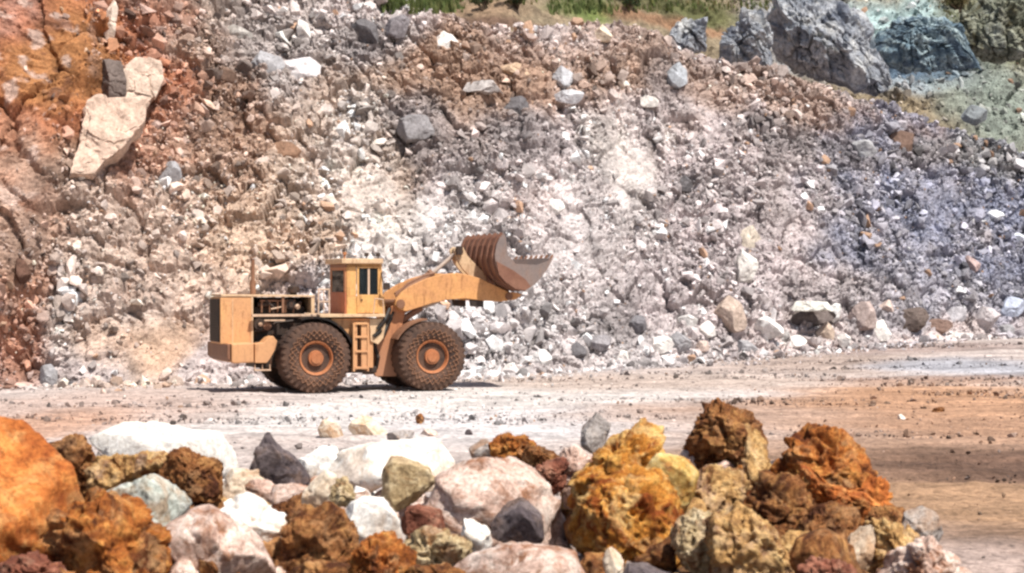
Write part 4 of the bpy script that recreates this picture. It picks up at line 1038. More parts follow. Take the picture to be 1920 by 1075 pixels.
# wheels ------------------------------------------------
XR, ZR = P(593, 676, 1.6); XF = P(811, 674, 1.6)[0]
RT = 1.02
def make_wheel():
    """built round its own axle at the origin, outer face towards -Y"""
    hub = MB(); hub.lathe([(0.32, 0.12), (0.34, 0.14), (0.34, 0.4)], 0, 0, 32); hub.tube((0, 0.0, 0), (0, 0.13, 0), 0.21, 24, 0.23); hub.tube((0, -0.03, 0), (0, 0.0, 0), 0.15, 20)
    for k in range(12):
        a = 2 * math.pi * k / 12; hub.tube((0.275 * math.cos(a), 0.09, 0.275 * math.sin(a)), (0.275 * math.cos(a), 0.125, 0.275 * math.sin(a)), 0.022, 6)
    h = hub.build("wheel", 'hub', root)
    MB().lathe([(0.33, 0.16), (0.37, 0.14), (0.42, 0.06), (0.45, -0.01), (0.48, -0.02), (0.49, 0.02), (0.49, 0.7), (0.4, 0.72)], 0, 0, 48).build("rim", 'hub', h)
    t = MB(); prof = [(0.46, 0.08), (0.50, 0.0), (0.60, -0.05), (0.76, -0.065), (0.88, -0.04), (0.95, 0.0), (0.985, 0.06), (0.995, 0.42), (0.985, 0.78), (0.95, 0.84), (0.86, 0.88), (0.72, 0.89), (0.58, 0.84), (0.46, 0.76)]
    t.lathe(prof, 0, 0, 72)
    for k in range(34):
        a = 2 * math.pi * k / 34
        for (yy0, yy1, off) in ((0.02, 0.43, 0.0), (0.41, 0.82, math.pi / 34)):
            b = bmesh.new(); bmesh.ops.create_cube(b, size=1.0)
            bmesh.ops.scale(b, vec=(0.07, yy1 - yy0, 0.095), verts=b.verts)
            bmesh.ops.translate(b, vec=(RT - 0.055, (yy0 + yy1) / 2, 0), verts=b.verts)
            bmesh.ops.rotate(b, cent=(0, 0, 0), matrix=Matrix.Rotation(a + off, 3, 'Y'), verts=b.verts); t._add(b)
        b = bmesh.new(); bmesh.ops.create_cube(b, size=1.0); bmesh.ops.scale(b, vec=(0.12, 0.03, 0.075), verts=b.verts)
        bmesh.ops.translate(b, vec=(0.92, -0.02, 0), verts=b.verts); bmesh.ops.rotate(b, cent=(0, 0, 0), matrix=Matrix.Rotation(a, 3, 'Y'), verts=b.verts); t._add(b)
    t.build("tyre", 'tyre', h)
    c = MB(); rc = random.Random(3)          # net of protection chain over the sidewall
    for ring, n_, yy in ((0.55, 20, -0.035), (0.63, 24, -0.066), (0.71, 28, -0.08)):
        for k in range(n_):
            a = 2 * math.pi * (k + (0.5 if ring == 0.63 else 0)) / n_; a2 = a + 2 * math.pi * 0.5 / n_
            p0 = (ring * math.cos(a), yy, ring * math.sin(a)); r2 = ring + 0.085
            c.ball(p0, 0.022)
            for s_ in (-1, 1):
                a3 = a + s_ * 2 * math.pi * 0.5 / n_
                c.tube(p0, (r2 * math.cos(a3), yy - 0.006, r2 * math.sin(a3)), 0.009, 5)
    c.build("tyre_chain", 'chain', h)
    return h
wh = make_wheel()
def wheel_copy(src):
    o = src.copy(); COL.objects.link(o)
    for ch in src.children:
        q = ch.copy(); COL.objects.link(q); q.parent = o
    return o
for i, (X, w, flip, rz) in enumerate(((XR, 1, 0, 0), (XF, 1, 0, 0), (XR, -1, 1, 0), (XF, -1, 1, 0))):
    o = wh if i == 0 else wheel_copy(wh)
    o.parent = root; o.location = (X, -1.6 * w, RT - 0.03)
    o.rotation_euler = (0, 0.37 * i, math.pi if flip else 0)
MB().tube((XR, -0.95, ZR), (XR, 0.95, ZR), 0.26).tube((XF, -0.95, ZR), (XF, 0.95, ZR), 0.26).box(XR - .35, XR + .35, -.35, .35, ZR - .3, ZR + .3).box(XF - .35, XF + .35, -.35, .35, ZR - .3, ZR + .3).build("axle", 'dark')

# rear frame, counterweight -------------------------------
a = P(478, 640, .62); b_ = P(690, 690, .62)
MB().box(a[0], b_[0], -.62, .62, b_[1] + .05, P(560, 640, .62)[1]).build("rear_frame", 'dark')
cwt = MB(); cwt.prism(pp_(1.45, (434, 645), (476, 643), (476, 680), (440, 682), (434, 680)), -1.45, 1.45, .04).build("counterweight", 'yellow')
MB().prism(pp_(1.45, (426, 646), (432, 646), (432, 679), (426, 672)), -1.45, 1.45, .03).build("shaded_rear_weight", 'brown', root, "brown rear end of the counterweight, shade put into its colour")  # separate brown slab: shade of the rear face put into the colour
for s_ in (-1, 1):
    MB().prism(pp_(1.38, (478, 645), (494, 643), (503, 634), (512, 630), (520, 640), (516, 656), (506, 674), (500, 681), (478, 681)), s_ * 1.38, s_ * 0.8, .02).build("bumper_side", 'yellow')
ls = MB(); x0, z0 = P(478, 684, 1.3); x1, z1 = P(506, 694, 1.3)
ls.tube((x0, -1.3, z0), (x0, -1.3, z1), .018).tube((x1, -1.3, z0), (x1, -1.3, z1), .018).box(x0 - .02, x1 + .02, -1.36, -1.16, z1 - .02, z1 + .02, .004)
ls.tube(((x0 + x1) / 2, -1.3, z0), ((x0 + x1) / 2, -1.3, z1), .014)
ls.build("rear_step", 'rail')

# hood ----------------------------------------------------
HW = .72
x0, zt = P(413, 557, HW); x1 = P(473, 557, HW)[0]; zb = P(413, 646, HW)[1]
hood = MB().box(x0, x1, -HW, HW, zb, zt, .03).build("hood", 'yellow')
MB().box(x0 + .34, x0 + .36, -HW - .006, -HW + .01, zb + .04, zt - .05, .002).box(x1 - .03, x1 + .025, -HW - .012, -HW + .05, zb, zt + .01, .004).build("panel_seam", 'cream', hood)
g = MB(); g.box(x0 - .03, x0 - .003, -HW + .06, HW - .06, zb + .06, zt - .06, .004)
for k in range(16):
    zz = zb + .10 + k * (zt - zb - .2) / 15; g.box(x0 - .055, x0 - .031, -HW + .08, HW - .08, zz - .012, zz + .012, .002)
g.build("radiator_grille", 'black', hood)
x2 = P(590, 557, HW)[0]
MB().prism([(x0 + .02, zt + .012), (x2, zt - .005), (x2, zt + .045), (x0 + .02, zt + .075)], -HW - .02, HW + .02, .01).build("hood_top", 'cream', hood)
MB().box(x2 - .10, x2, -HW, HW, P(590, 592, HW)[1] + .07, zt - .012, .01).build("bulkhead", 'cream', hood)
x3 = P(531, 570, HW)[0]
MB().box(x3 - .035, x3 + .035, -HW + .01, -HW + .06, P(531, 591, HW)[1] + .05, zt, .005).build("hood_post", 'brown', hood)
# engine bay lining and machinery
zl = P(480, 641, HW)[1]
MB().box(x1 + .01, x2 - .11, .55, .72, zl, zt - .02, .01).box(x1 + .01, x2 - .11, -.5, .54, zl - .1, zl - .02, .01).build("engine_bay_lining", 'black', hood)
e = MB(); zm = P(480, 592, .6)[1]
e.box(x1 + .15, x2 - .2, -.34, .4, zl, zt - .28, .03)
for k in range(6): e.box(x1 + .25 + k * .22, x1 + .40 + k * .22, -.42, .2, zt - .30, zt - .13, .02)
e.tube((x1 + .2, -.5, zt - .22), (x1 + .9, -.5, zt - .22), .07).tube((x1 + 1.15, -.62, zt - .22), (x1 + 1.15, -.3, zt - .22), .15, 20).tube((x1 + 1.15, -.66, zt - .22), (x1 + 1.15, -.62, zt - .22), .09, 16)
e.tube((x1 + 1.0, -.55, zt - .34), (x1 + 1.45, -.55, zt - .16), .05).tube((x1 + .25, -.6, zm - .25), (x1 + .25, -.3, zm - .25), .17, 20).tube((x1 + .25, -.63, zm - .25), (x1 + .25, -.6, zm - .25), .08, 16)
e.path([(x1 + .1, -.55, zm - .45), (x1 + .5, -.6, zm - .40), (x1 + .7, -.55, zm - .2), (x1 + 1.2, -.6, zm - .15)], .035)
e.path([(x1 + .4, -.6, zt - .1), (x1 + .62, -.62, zt - .28), (x1 + .62, -.62, zm + .05)], .03)
e.build("engine", 'dark', root)
e2 = MB()
for k in range(5): e2.tube((x1 + .3 + k * .23, -.60, zt - .10), (x1 + .3 + k * .23, -.56, zm + .08), .028, 8)
e2.tube((x1 + .25, -.58, zt - .11), (x1 + 1.27, -.58, zt - .11), .03, 8)
e2.build("engine_pipework", 'brown', root)
e2 = MB(); e2.tube((x1 + .45, -.64, zm - .30), (x1 + .45, -.45, zm - .30), .12, 18).tube((x1 + .45, -.66, zm - .30), (x1 + .45, -.64, zm - .30), .05, 12)
e2.build("engine_pump", 'brown', root)
pb = MB(); pb.box(x1 + .35, x1 + .95, -.70, -.655, zm - .16, zm - .115, .006); pb.tube((x1 + 1.3, -.62, zt - .27), (x1 + 1.34, -.68, zt - .30), .07, 12); pb.tube((x1 + .55, -.66, zt - .35), (x1 + .9, -.66, zt - .28), .022); pb.tube((x1 + .25, -.67, zm - .25), (x1 + .25, -.635, zm - .25), .06, 14)
pb.build("engine_fitting", 'rail', root)
# running rail, platform
a = P(473, 592, .95); c_ = P(602, 592, .95)
MB().box(a[0], c_[0], -.95, -.82, a[1] - .035, a[1] + .035, .008).build("side_rail", 'rail')
a = P(600, 592, 1.3); c_ = P(722, 592, 1.3)
MB().box(a[0], c_[0], -1.3, 1.3, a[1] - .05, a[1] + .035, .01).build("platform", 'cream')
# fender over the rear wheels
def fender(sgn):
    f = MB(); n_ = 16; r0, r1 = 1.17, 1.23
    for k in range(n_):
        t0, t1 = math.radians(108 - k * 108 / n_), math.radians(108 - (k + 1) * 108 / n_)
        f.prism([(XR + r * math.cos(t), ZR + r * math.sin(t)) for r, t in ((r0, t0), (r1, t0), (r1, t1), (r0, t1))], -.72 if sgn > 0 else .72, -1.34 if sgn > 0 else 1.34, 0)
    return f.build("fender", 'black')  # painted black for the shade under the fender
fender(1); fender(-1)
pts = [(XR + 1.16 * math.cos(math.radians(t)), ZR + 1.16 * math.sin(math.radians(t))) for t in range(0, 100, 8)]
MB().prism([(XR, ZR)] + pts, -.70, -.66, 0).build("wheel_well_shade", 'black')  # black plate put in for the shade inside the arch
# body under cab
BW = 1.12
arc = [(XR + 1.25 * math.cos(math.radians(t)), ZR + 1.25 * math.sin(math.radians(t))) for t in (64, 52, 40, 28, 16, 4)]
body = MB().prism(arc + pp_(BW, (661, 690), (700, 690), (700, 640), (716, 640), (722, 597)) + [(arc[0][0], P(650, 597, BW)[1])], -BW, BW, .02).build("body_side", 'yellow')
MB().prism(pp_(BW, (692, 598), (724, 598), (718, 634), (708, 646), (694, 640)), -BW - .05, -BW - .003, .01).build("hydraulic_tank_panel", 'cream', body)
ld_ = MB(); lw = 1.42
x0, z0 = P(662, 697, lw); x1, z1 = P(692, 606, lw)
ld_.box(x0, x0 + .06, -lw, -BW - .05, z0, z1, .008).box(x1 - .05, x1, -lw, -BW - .05, z0, z1, .008)
for k, v in enumerate((607, 632, 659, 690)):
    z = P(680, v, lw)[1]; ld_.box(x0 + .061, x1 - .051, -lw - .01, -BW - .05, z - .03, z + .03, .006)
ld_.box(x0 + .061, x0 + .13, -lw + .03, -lw + .06, z0 + .05, z1 - .03, .004).box(x1 - .22, x1 - .051, -lw + .03, -lw + .06, z0 + .05, z1 - .03, .004)
ld_.build("ladder", 'yellow')
MB().box(x0 + .14, x1 - .23, -BW - .045, -BW - .02, P(680, 657, lw)[1], z1 - .04, .004).build("step_opening_shade", 'dark', body)  # dark plate stands in for the shade inside the step openings
MB().box(P(640, 690, 1)[0], P(706, 690, 1)[0], -1.05, 1.05, P(640, 700, 1)[1], P(640, 688, 1)[1], .03).build("belly_tank", 'dark')
# articulation joint
aj = MB(); aj.prism(pp_(.5, (696, 628), (745, 610), (745, 690), (696, 696)), -.5, .5, .02); aj.tube((P(716, 640, .5)[0], 0, P(716, 630, .5)[1]), (P(716, 640, .5)[0], 0, P(716, 700, .5)[1]), .2)
aj.path([(P(702, 606, .75)[0], -.75, P(702, 606, .75)[1]), (P(716, 615, .75)[0], -.8, P(716, 620, .75)[1]), (P(732, 596, .75)[0], -.75, P(732, 596, .75)[1])], .05)
aj.path([(P(704, 622, .75)[0], -.72, P(704, 622, .75)[1]), (P(720, 628, .75)[0], -.78, P(720, 628, .75)[1]), (P(738, 585, .75)[0], -.72, P(738, 585, .75)[1])], .045)
aj.path([(P(700, 640, .75)[0], -.7, P(700, 640, .75)[1]), (P(708, 670, .8)[0], -.85, P(708, 670, .8)[1]), (P(706, 690, .75)[0], -.7, P(706, 690, .75)[1])], .06)
aj.build("articulation_joint", 'dark')
hz_ = MB()
for (w_, pts_) in ((1.16, [(700, 632), (712, 622), (724, 605), (736, 590)]), (1.10, [(704, 640), (718, 630), (730, 612), (738, 596)]), (1.18, [(708, 618), (722, 600), (735, 580)])):
    hz_.path([(P(u, v, w_)[0], -w_ + .25 * (i > 1), P(u, v, w_)[1]) for i, (u, v) in enumerate(pts_)], .065)
hz_.build("steering_hose", 'black')

# cab -----------------------------------------------------
CWD = .86
xa, zr = P(650, 495, CWD); xb = P(714, 495, CWD)[0]; xc = P(722, 592, CWD)[0]; zf_ = P(650, 590, CWD)[1]; zs = P(690, 556, CWD)[1]; xw = P(668, 530, CWD)[0]
xd = P(712, 530, CWD)[0]; zwt = P(690, 500, CWD)[1]
cab = MB(); t_ = .07
cab.prism([(xa, zf_), (xc, zf_), (xc - .02, zs), (xa, zs)], -CWD + .0, -CWD + t_, .012)     # lower right wall
cab.prism([(xa, zf_), (xc, zf_), (xc - .02, zs), (xa, zs)], CWD - t_, CWD, .012)
cab.box(xc - .09, xc - .03, -CWD + t_ + .003, CWD - t_ - .003, zf_, zs - .004, .008)                        # front wall
for s in (-1, 1):
    ya, ye = (-CWD, -CWD + .12) if s < 0 else (CWD - .12, CWD)
    cab.box(xa + .002, xw, ya, ye, zs + .003, zr, .015)                                            # wide rear post
    cab.prism([(xd, zs + .003), (xd + .09, zs + .003), (xb + .03, zr), (xb - .05, zr)], ya, ye, .012)      # front post
    cab.box(xw + .003, xb - .06, ya, ye, zwt, zr, .008)
cab = cab.build("cab", 'bright')
rp = MB(); zs2 = P(640, 548, CWD)[1]
rp.box(xa - .05, xa - .003, -CWD + .01, CWD - .01, zf_ + .005, zs2, .012); rp.build("rear_panel", 'red', cab, "red rear panel of the cab, shade put into its colour")  # red tone carries the shade on the back of the cab
rf = MB(); rf.box(xa - .05, xa - .003, -CWD + .01, -CWD + .17, zs2 + .004, zr, .01).box(xa - .05, xa - .003, CWD - .2, CWD - .01, zs2 + .004, zr, .01).box(xa - .05, xa - .003, -CWD + .173, CWD - .203, P(640, 507, CWD)[1], zr, .01)
rf.build("rear_frame_post", 'orange', cab)
MB().box(xa - .04, xa - .025, -CWD + .175, CWD - .205, zs2 + .006, P(640, 507, CWD)[1] - .004, 0).build("rear_window", 'glass', cab)
MB().box(xw + .003, xw + .36, CWD - .05, CWD - .01, zs + .003, zwt - .003, .006).build("far_side_blocker", 'black', cab)  # black panel added so the window stays dark against the bright cliff
roof = MB(); xr0 = P(641, 490, .98)[0]; xr1 = P(719, 490, .98)[0]; zr1 = P(690, 485, .98)[1]
roof.box(xr0, xr1, -.98, .98, zr + .004, zr1, .03).build("roof", 'cream', cab)
MB().box(xr0 + .12, xr1 - .12, -.86, .86, zr - .10, zr - .004, .01).build("roof_lining", 'brown', cab)
dr = MB(); dx0 = P(669, 530, CWD)[0]; dx1 = P(711, 530, CWD)[0]
dr.box(dx0, dx0 + .06, -CWD - .03, -CWD - .004, zf_ + .04, zwt, .006).box(dx1 - .05, dx1, -CWD - .03, -CWD - .004, zf_ + .04, zwt, .006).box(dx0 + .061, dx1 - .051, -CWD - .03, -CWD - .004, zf_ + .04, zs - .02, .006).box(dx0 + .061, dx1 - .051, -CWD - .03, -CWD - .004, zwt - .05, zwt, .006).box(dx0 + .061, dx1 - .051, -CWD - .03, -CWD - .004, zs - .019, zs + .05, .006)
door = dr.build("door", 'bright', cab)
MB().box(dx0 + .062, dx1 - .052, -CWD - .02, -CWD - .012, zs + .052, zwt - .052, 0).build("window", 'glass', door)
X, _z = P(691, 520, CWD); MB().box(X - .03, X + .03, -CWD - .028, -CWD - .014, zs + .052, zwt - .052, .004).build("window_glare", 'rail', door)  # pale strip added for the bright glare on the pane
MB().box(dx0 + .10, dx0 + .16, -CWD - .06, -CWD - .031, zs - .12, zs - .08, .006).build("handle", 'dark', door)
MB().prism([(xd + .055, zs + .02), (xd + .065, zs + .02), (xb + .005, zr - .01), (xb - .005, zr - .01)], -CWD + .123, CWD - .123, 0).build("windscreen", 'glass', cab)
si = MB(); xm = (xa + xd) / 2 - .05
si.box(xm - .28, xm + .22, -.3, .3, zs - .25, zs - .1, .04).box(xm - .34, xm - .2, -.3, .3, zs - .1, zwt - .18, .05); si.build("seat", 'black', cab)
MB().tube((xd - .15, 0, zf_), (xd - .22, 0, zs + .15), .05).tube((xd - .26, 0, zs + .14), (xd - .24, 0, zs + .17), .2, 20).box(xd - .2, xd - .02, -.6, .6, zf_, zs - .02, .02).build("steering_column", 'dark', cab)
for (u, v) in ((687, 478), (709, 478)):
    X, Z = P(u, v, .6); MB().box(X - .055, X + .055, -.66, -.54, Z - .05, Z + .06, .015).tube((X, -.6, Z - .05), (X, -.6, zr1), .018).build("work_light", 'dark', cab)
X, Z = P(646, 478, .7); MB().tube((X, -.7, zr1), (X, -.7, Z), .03).tube((X, -.7, Z), (X, -.7, Z + .08), .06).build("beacon", 'orange', cab)
X, Z = P(724, 537, 1.05)
MB().box(X - .10, X + .10, -1.12, -1.06, Z - .10, Z + .10, .015).path([(xb + .02, -CWD, zr - .25), (X - .10, -1.04, Z + .16), (X, -1.04, Z - .02)], .018).build("mirror", 'dark', cab)
# stack, air cleaner, rails -------------------------------
X, Z0 = P(474, 556, .25); Z1 = P(474, 486, .25)[1]
MB().tube((X, -.25, Z0), (X, -.25, Z1), .055).tube((X, -.25, Z0), (X, -.25, Z0 + .45), .085).prism([(X - .07, Z1 + .005), (X + .08, Z1 + .06), (X + .08, Z1 + .08), (X - .07, Z1 + .025)], -.33, -.17, .003).build("exhaust_pipe", 'brown')
X, Z = P(550, 546, .3)
MB().tube((X, -.3, zt), (X, -.3, Z), .10).tube((X, -.3, Z - .04), (X, -.3, Z + .12), .17, 20).tube((X, -.3, Z + .12), (X, -.3, Z + .18), .15, 20, .06).build("air_cleaner", 'dark')
hr = MB()
for w in (1.25,):
    q = [P(u, v, w) for u, v in ((597, 590), (597, 543), (617, 543), (617, 590))]
    hr.path([(X, -w, Z) for X, Z in q], .022)
    q = [P(u, v, w) for u, v in ((597, 566), (617, 566))]; hr.path([(X, -w, Z) for X, Z in q], .016)
    hr.tube((P(607, 543, w)[0], -w, P(607, 543, w)[1]), (P(607, 590, w)[0], -w, P(607, 590, w)[1]), .016)
hr.build("handrail", 'rail')
X0, Z0 = P(727, 600, 1.2); X1, Z1 = P(733, 560, 1.2)
MB().path([(P(700, 592, 1.2)[0], -1.2, P(700, 592, 1.2)[1]), (P(703, 560, 1.2)[0], -1.2, P(703, 560, 1.2)[1]), (P(718, 562, 1.2)[0], -1.2, P(718, 562, 1.2)[1]), (P(720, 592, 1.2)[0], -1.2, P(720, 592, 1.2)[1])], .018).build("handrail", 'rail')

# front frame, arms, cylinders ------------------------------
FWD = .72
tower = pp_(FWD, (735, 575), (748, 568), (760, 580), (757, 600), (748, 640), (746, 668), (744, 706), (704, 706), (700, 690), (701, 660), (708, 640), (724, 622), (730, 600))
ff = MB(); ff.prism(tower, -FWD, -FWD + .16, .02).prism(tower, FWD - .16, FWD, .02)
ff.prism(pp_(FWD, (708, 650), (742, 640), (740, 700), (708, 700)), -FWD + .163, FWD - .163, .02)
ff.prism(pp_(.7, (745, 640), (840, 625), (850, 690), (745, 700)), -.5, .5, .03)
ff.build("front_frame", 'orange')
# front half fender over tyre
fr = MB(); 
for k in range(8):
    t0, t1 = math.radians(150 - k * 7), math.radians(150 - (k + 1) * 7)
    fr.prism([(XF + r * math.cos(t), ZR + r * math.sin(t)) for r, t in ((1.10, t0), (1.15, t0), (1.15, t1), (1.10, t1))], -.74, -1.35, 0)
fr.build("front_fender", 'brown')
AW = .82
armp = [(741, 562), (752, 548), (772, 535), (800, 522), (830, 514), (856, 512), (878, 516), (900, 523), (925, 535), (950, 547), (968, 549), (978, 552), (966, 562), (936, 566), (905, 564), (872, 560), (840, 562), (808, 569), (780, 578), (760, 584), (746, 580), (739, 572)]
for s in (-1, 1):
    y0 = s * AW - .09; MB().prism(pp_(AW, *armp), y0, y0 + .18, .018).build("lift_arm", 'arm')
MB().prism(pp_(.7, (868, 522), (888, 526), (888, 556), (868, 552)), -.70, .70, .03).build("arm_crosstube", 'arm')
for s_ in (-1, 1):
    MB().prism(pp_(AW, (880, 562), (906, 564), (906, 576), (882, 575)), s_ * AW - .06, s_ * AW + .06, .02).build("arm_stop", 'dark')
for X, Z, r in [(*P(749, 570, AW), .13), (*P(952, 556, AW), .11)]:
    MB().tube((X, -AW - .14, Z), (X, AW + .14, Z), r, 20).build("pivot_pin", 'brown')
for s in (-1, 1):
    w = .62
    p0 = P(748, 604, w); p1 = P(790, 577, w); p2 = P(824, 565, w)
    MB().tube((p0[0], s * w, p0[1]), (p1[0], s * w, p1[1]), .10, 16).build("lift_cylinder", 'brown')
    MB().tube((p1[0], s * w, p1[1]), (p2[0], s * w, p2[1]), .055, 12).build("cylinder_rod", 'steel')
p0 = P(748, 556, .25); p1 = P(812, 516, .25); p2 = P(858, 476, .25)
tc = MB().tube((p0[0], 0, p0[1]), (p1[0], 0, p1[1]), .13, 18).tube((p1[0] - .02, 0, p1[1]), (p1[0] + .06, 0, p1[1] + .045), .15, 18).build("tilt_cylinder", 'brown')
MB().tube((p1[0], 0, p1[1]), (p2[0], 0, p2[1]), .06, 12).build("tilt_rod", 'steel')
hs = MB(); hs.path([(P(742, 555, .7)[0], -.68, P(742, 555, .7)[1]), (P(765, 534, .7)[0], -.68, P(765, 532, .7)[1]), (P(795, 519, .7)[0], -.68, P(795, 517, .7)[1]), (P(815, 512, .7)[0], -.68, P(815, 512, .7)[1])], .035); hs.build("hydraulic_hose", 'brown')
for s in (-1, 1):
    MB().prism(pp_(.2, (850, 470), (856, 463), (868, 464), (876, 480), (893, 498), (908, 512), (912, 528), (900, 534), (884, 524), (866, 504), (856, 488)), s * .2 - .05, s * .2 + .05, .015).build("tilt_lever", 'cream')
X, Z = P(860, 472, .2); MB().tube((X, -.34, Z), (X, .34, Z), .10, 16).box(X - .12, X + .06, -.42, -.27, Z - .1, Z + .16, .02).build("lever_pin", 'dark')
p0 = P(902, 525, .2); p1 = P(928, 520, .2); MB().tube((p0[0], 0, p0[1]), (p1[0], 0, p1[1]), .09, 12).build("bucket_link", 'brown')

# bucket ----------------------------------------------------
BKW = 1.6
sec = [(944, 438), (936, 446), (930, 460), (927, 478), (929, 497), (936, 514), (949, 529), (967, 540), (986, 543), (1002, 534), (1016, 518), (1027, 502), (1035, 487)]
S = pp_(BKW, *sec)
def inset(S, d):
    out = []
    for i in range(len(S)):
        a = Vector(S[max(i - 1, 0)]); c = Vector(S[min(i + 1, len(S) - 1)]); t = (c - a).normalized(); n_ = Vector((-t.y, t.x)); out.append((S[i][0] + n_.x * d, S[i][1] + n_.y * d))
    return out
Si = inset(S, .06)
bk = MB(); 
for i in range(len(S) - 1):
    bk.prism([S[i], S[i + 1], Si[i + 1], Si[i]], -BKW, BKW, 0)
bucket = bk.build("bucket", 'bucket')
side = pp_(BKW, *sec, (1026, 490), (1006, 497), (966, 495), (951, 478), (948, 448))
for s in (-1, 1):
    y0 = -BKW - .045 if s < 0 else BKW + .003
    MB().prism(side, y0, y0 + .042, 0).build("side_plate", 'worn', bucket)
heel = pp_(BKW, (929, 490), (942, 497), (962, 508), (984, 524), (994, 538), (984, 545), (965, 542), (947, 530), (934, 515))
for s in (-1, 1):
    y0 = -BKW - .075 if s < 0 else BKW + .048
    MB().prism(heel, y0, y0 + .027, .006).build("heel_plate", 'bucket', bucket)
So = inset(S, -.055)
for k in range(7):
    yy = -BKW + .12 + k * (2 * BKW - .24) / 6; r_ = MB()
    for i in range(0, 8): r_.prism([So[i], So[i + 1], S[i + 1], S[i]], yy - .05, yy + .05, 0)
    r_.build("rib", 'bucket', bucket)
MB().prism([S[-2], (S[-1][0] + .02, S[-1][1] + .04), (S[-1][0] - .06, S[-1][1] + .05), (S[-2][0] - .07, S[-2][1] + .02)], -BKW + .002, BKW - .002, .006).build("cutting_edge", 'worn', bucket)
for k in range(8):
    yy = -BKW + .08 + k * (2 * BKW - .16) / 7; d = Vector((S[-1][0] - S[-2][0], S[-1][1] - S[-2][1])).normalized(); n_ = Vector((-d.y, d.x))
    q0 = Vector(S[-1]) - d * .06 - n_ * .02; q1 = q0 + n_ * .09; q2 = Vector(S[-1]) + d * .15 + n_ * .03
    MB().prism([tuple(q0), tuple(q2 - n_ * .02), tuple(q2 + n_ * .015), tuple(q1)], yy - .05, yy + .05, .01).build("tooth", 'brown', bucket)
for s in (-1, 1):
    MB().prism(pp_(AW, (925, 505), (938, 512), (958, 548), (960, 562), (948, 562), (926, 528)), s * AW - .16 if s > 0 else s * AW + .10, s * AW - .10 if s > 0 else s * AW + .16, .01).build("hinge_plate", 'brown', bucket)

# ------------------------------------------------------------------ grass and shrubs along the top
def leaf_mat(name, a, b_):
    m, n, l, b = new_mat(name, 0.8); at_ = n.new("ShaderNodeVertexColor"); at_.layer_name = "zone"
    l.new(at_.outputs[0], b.inputs["Base Color"]); return m
M_LEAF = leaf_mat("leaf_green", 0, 0)
def tufts(places, hgt, rng, cols, n_bl):
    V, F, C = [], [], []; off = 0
    for (p, h, c) in places:
        k = n_bl; a = rng.uniform(0, 6.28, k); lean = rng.uniform(.1, .6, k); hh = h * rng.uniform(.6, 1.2, k); w = hh * 0.07
        dx, dy = np.cos(a), np.sin(a); bx0 = p[0] + rng.normal(0, .12 * h, k); by0 = p[1] + rng.normal(0, .12 * h, k)
        v0 = np.stack([bx0 - dy * w, by0 + dx * w, np.full(k, p[2] - .03)], 1); v1 = np.stack([bx0 + dy * w, by0 - dx * w, np.full(k, p[2] - .03)], 1)
        v2 = np.stack([bx0 + dx * lean * hh, by0 + dy * lean * hh, p[2] + hh], 1)
        V.append(np.stack([v0, v1, v2], 1).reshape(-1, 3)); F.append(np.arange(off, off + 3 * k).reshape(-1, 3)); off += 3 * k
        C.append(np.repeat(np.array(c)[None] * np.exp(rng.normal(0, .25, (k, 1))), 3, 0))
    return np.concatenate(V), np.concatenate(F), np.concatenate(C)
rng = np.random.default_rng(21)
pl = []
def grass_patch(u0, u1, v0, v1, n, cols, h0, h1, on_hill=True):
    for _ in range(n):
        u, v = rng.uniform(u0, u1), rng.uniform(v0, v1)
        loc, nor = (hit_hill if on_hill else hit)(u, v)
        pl.append((np.array(loc), rng.uniform(h0, h1), cols[int(rng.integers(len(cols)))]))
GR = [(0.12, 0.16, 0.05), (0.15, 0.17, 0.06), (0.09, 0.12, 0.04)]; OL = [(0.16, 0.17, 0.06), (0.11, 0.13, 0.04), (0.22, 0.18, 0.08)]
grass_patch(690, 870, -40, 24, 420, GR, .2, .42); grass_patch(860, 1010, -40, 10, 120, OL, .18, .38); grass_patch(1030, 1150, -40, 28, 320, GR, .2, .42); grass_patch(1150, 1460, -40, 24, 560, OL + GR, .18, .38)
grass_patch(715, 850, 0, 26, 160, GR, .25, .45, False)
grass_patch(1740, 1930, 0, 60, 120, OL, .15, .3)
V_, F_, C_ = tufts(pl, 1, rng, None, 14)
tag(link("grass", np_mesh("grass", V_, F_, False, C_), M_LEAF), "strip of green grass along the top of the quarry", "grass", kind="stuff")
M_STEM = rock_mat("bark", (0.05, 0.035, 0.02), (0.09, 0.06, 0.04), (0.14, 0.1, 0.07))
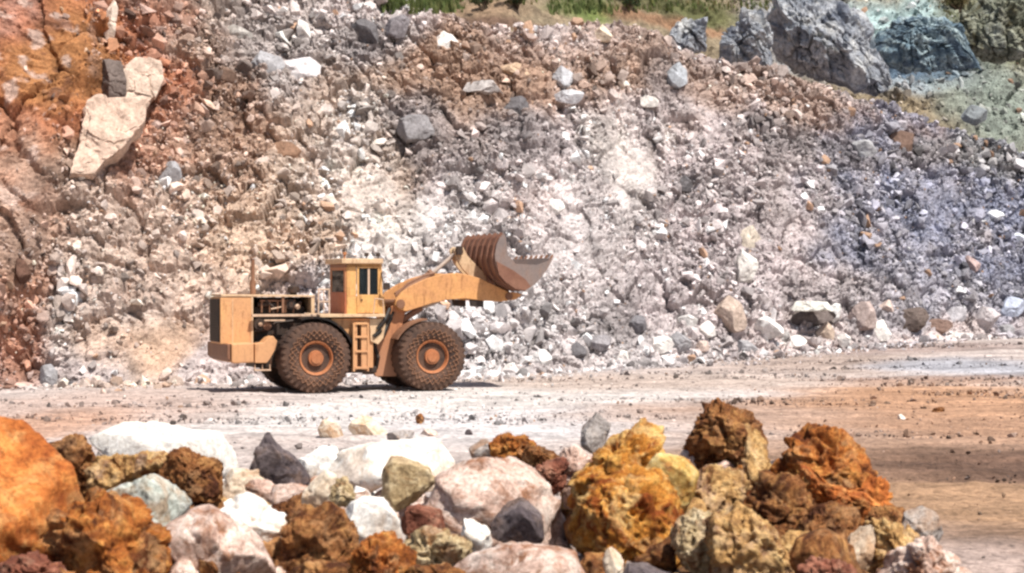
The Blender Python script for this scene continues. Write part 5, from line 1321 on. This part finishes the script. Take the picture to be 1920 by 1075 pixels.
def shrub(u, v, r_px, cols, label, seed):
    loc, nor = hit_hill(u, v + r_px * 0.8); k = loc.y / FPX; r = r_px * k; rg = np.random.default_rng(seed)
    root_ = bpy.data.objects.new("shrub", None); COL.objects.link(root_); root_.location = loc; tag(root_, label, "shrub", "shrubs at the top of the quarry")
    n = 1500; nb = 9; cen = rg.normal(0, .5, (nb, 3)) * r; cen[:, 2] = np.abs(cen[:, 2]) + r * .7
    ci = rg.integers(0, nb, n); dd = rg.normal(size=(n, 3)); dd /= np.linalg.norm(dd, axis=1, keepdims=True)
    c = cen[ci] + dd * r * .42 * rg.random((n, 1)) ** .5; s = r * .09
    t1 = rg.normal(size=(n, 3)); t1 /= np.linalg.norm(t1, axis=1, keepdims=True); t2 = np.cross(t1, rg.normal(size=(n, 3))); t2 /= np.linalg.norm(t2, axis=1, keepdims=True)
    v = np.stack([c - t1 * s, c + t2 * s * .5, c + t1 * s, c - t2 * s * .5], 1).reshape(-1, 3)
    tone = np.exp(rg.normal(0, .3, nb))[ci] * np.exp(rg.normal(0, .2, n))
    cc = np.repeat(np.array(cols)[rg.integers(0, len(cols), n)] * tone[:, None], 4, 0)
    f = link("foliage", np_mesh("foliage", v, np.arange(4 * n).reshape(-1, 4), False, cc), M_LEAF, root_)
    b = bmesh.new()
    for q in range(nb):
        d = Vector(cen[q]); bmesh.ops.create_cone(b, cap_ends=True, segments=6, radius1=r * .06, radius2=r * .02, depth=d.length, matrix=Matrix.Translation(d / 2) @ d.to_track_quat('Z', 'Y').to_matrix().to_4x4())
    me = bpy.data.meshes.new("stem"); b.to_mesh(me); b.free(); link("stem", me, M_STEM, root_)
DK = [(0.035, 0.06, 0.025), (0.05, 0.075, 0.03), (0.08, 0.06, 0.03)]; BR = [(0.12, 0.09, 0.04), (0.07, 0.08, 0.03), (0.15, 0.11, 0.06)]
shrub(1800, 5, 22, BR, "dark brownish shrub at the top right behind the teal rocks", 1)
shrub(1850, 40, 24, BR, "brownish shrub on the top right slope below the dark one", 2)
shrub(1905, 15, 20, BR, "shrub in the top right corner", 3)
shrub(905, 5, 20, DK, "small dark shrub at the top beside the grass strip", 6)
shrub(970, 0, 24, DK, "dark shrub at top centre between the two green grass patches", 7)
shrub(1180, 2, 22, DK, "dark shrub right of the second green grass patch", 8)
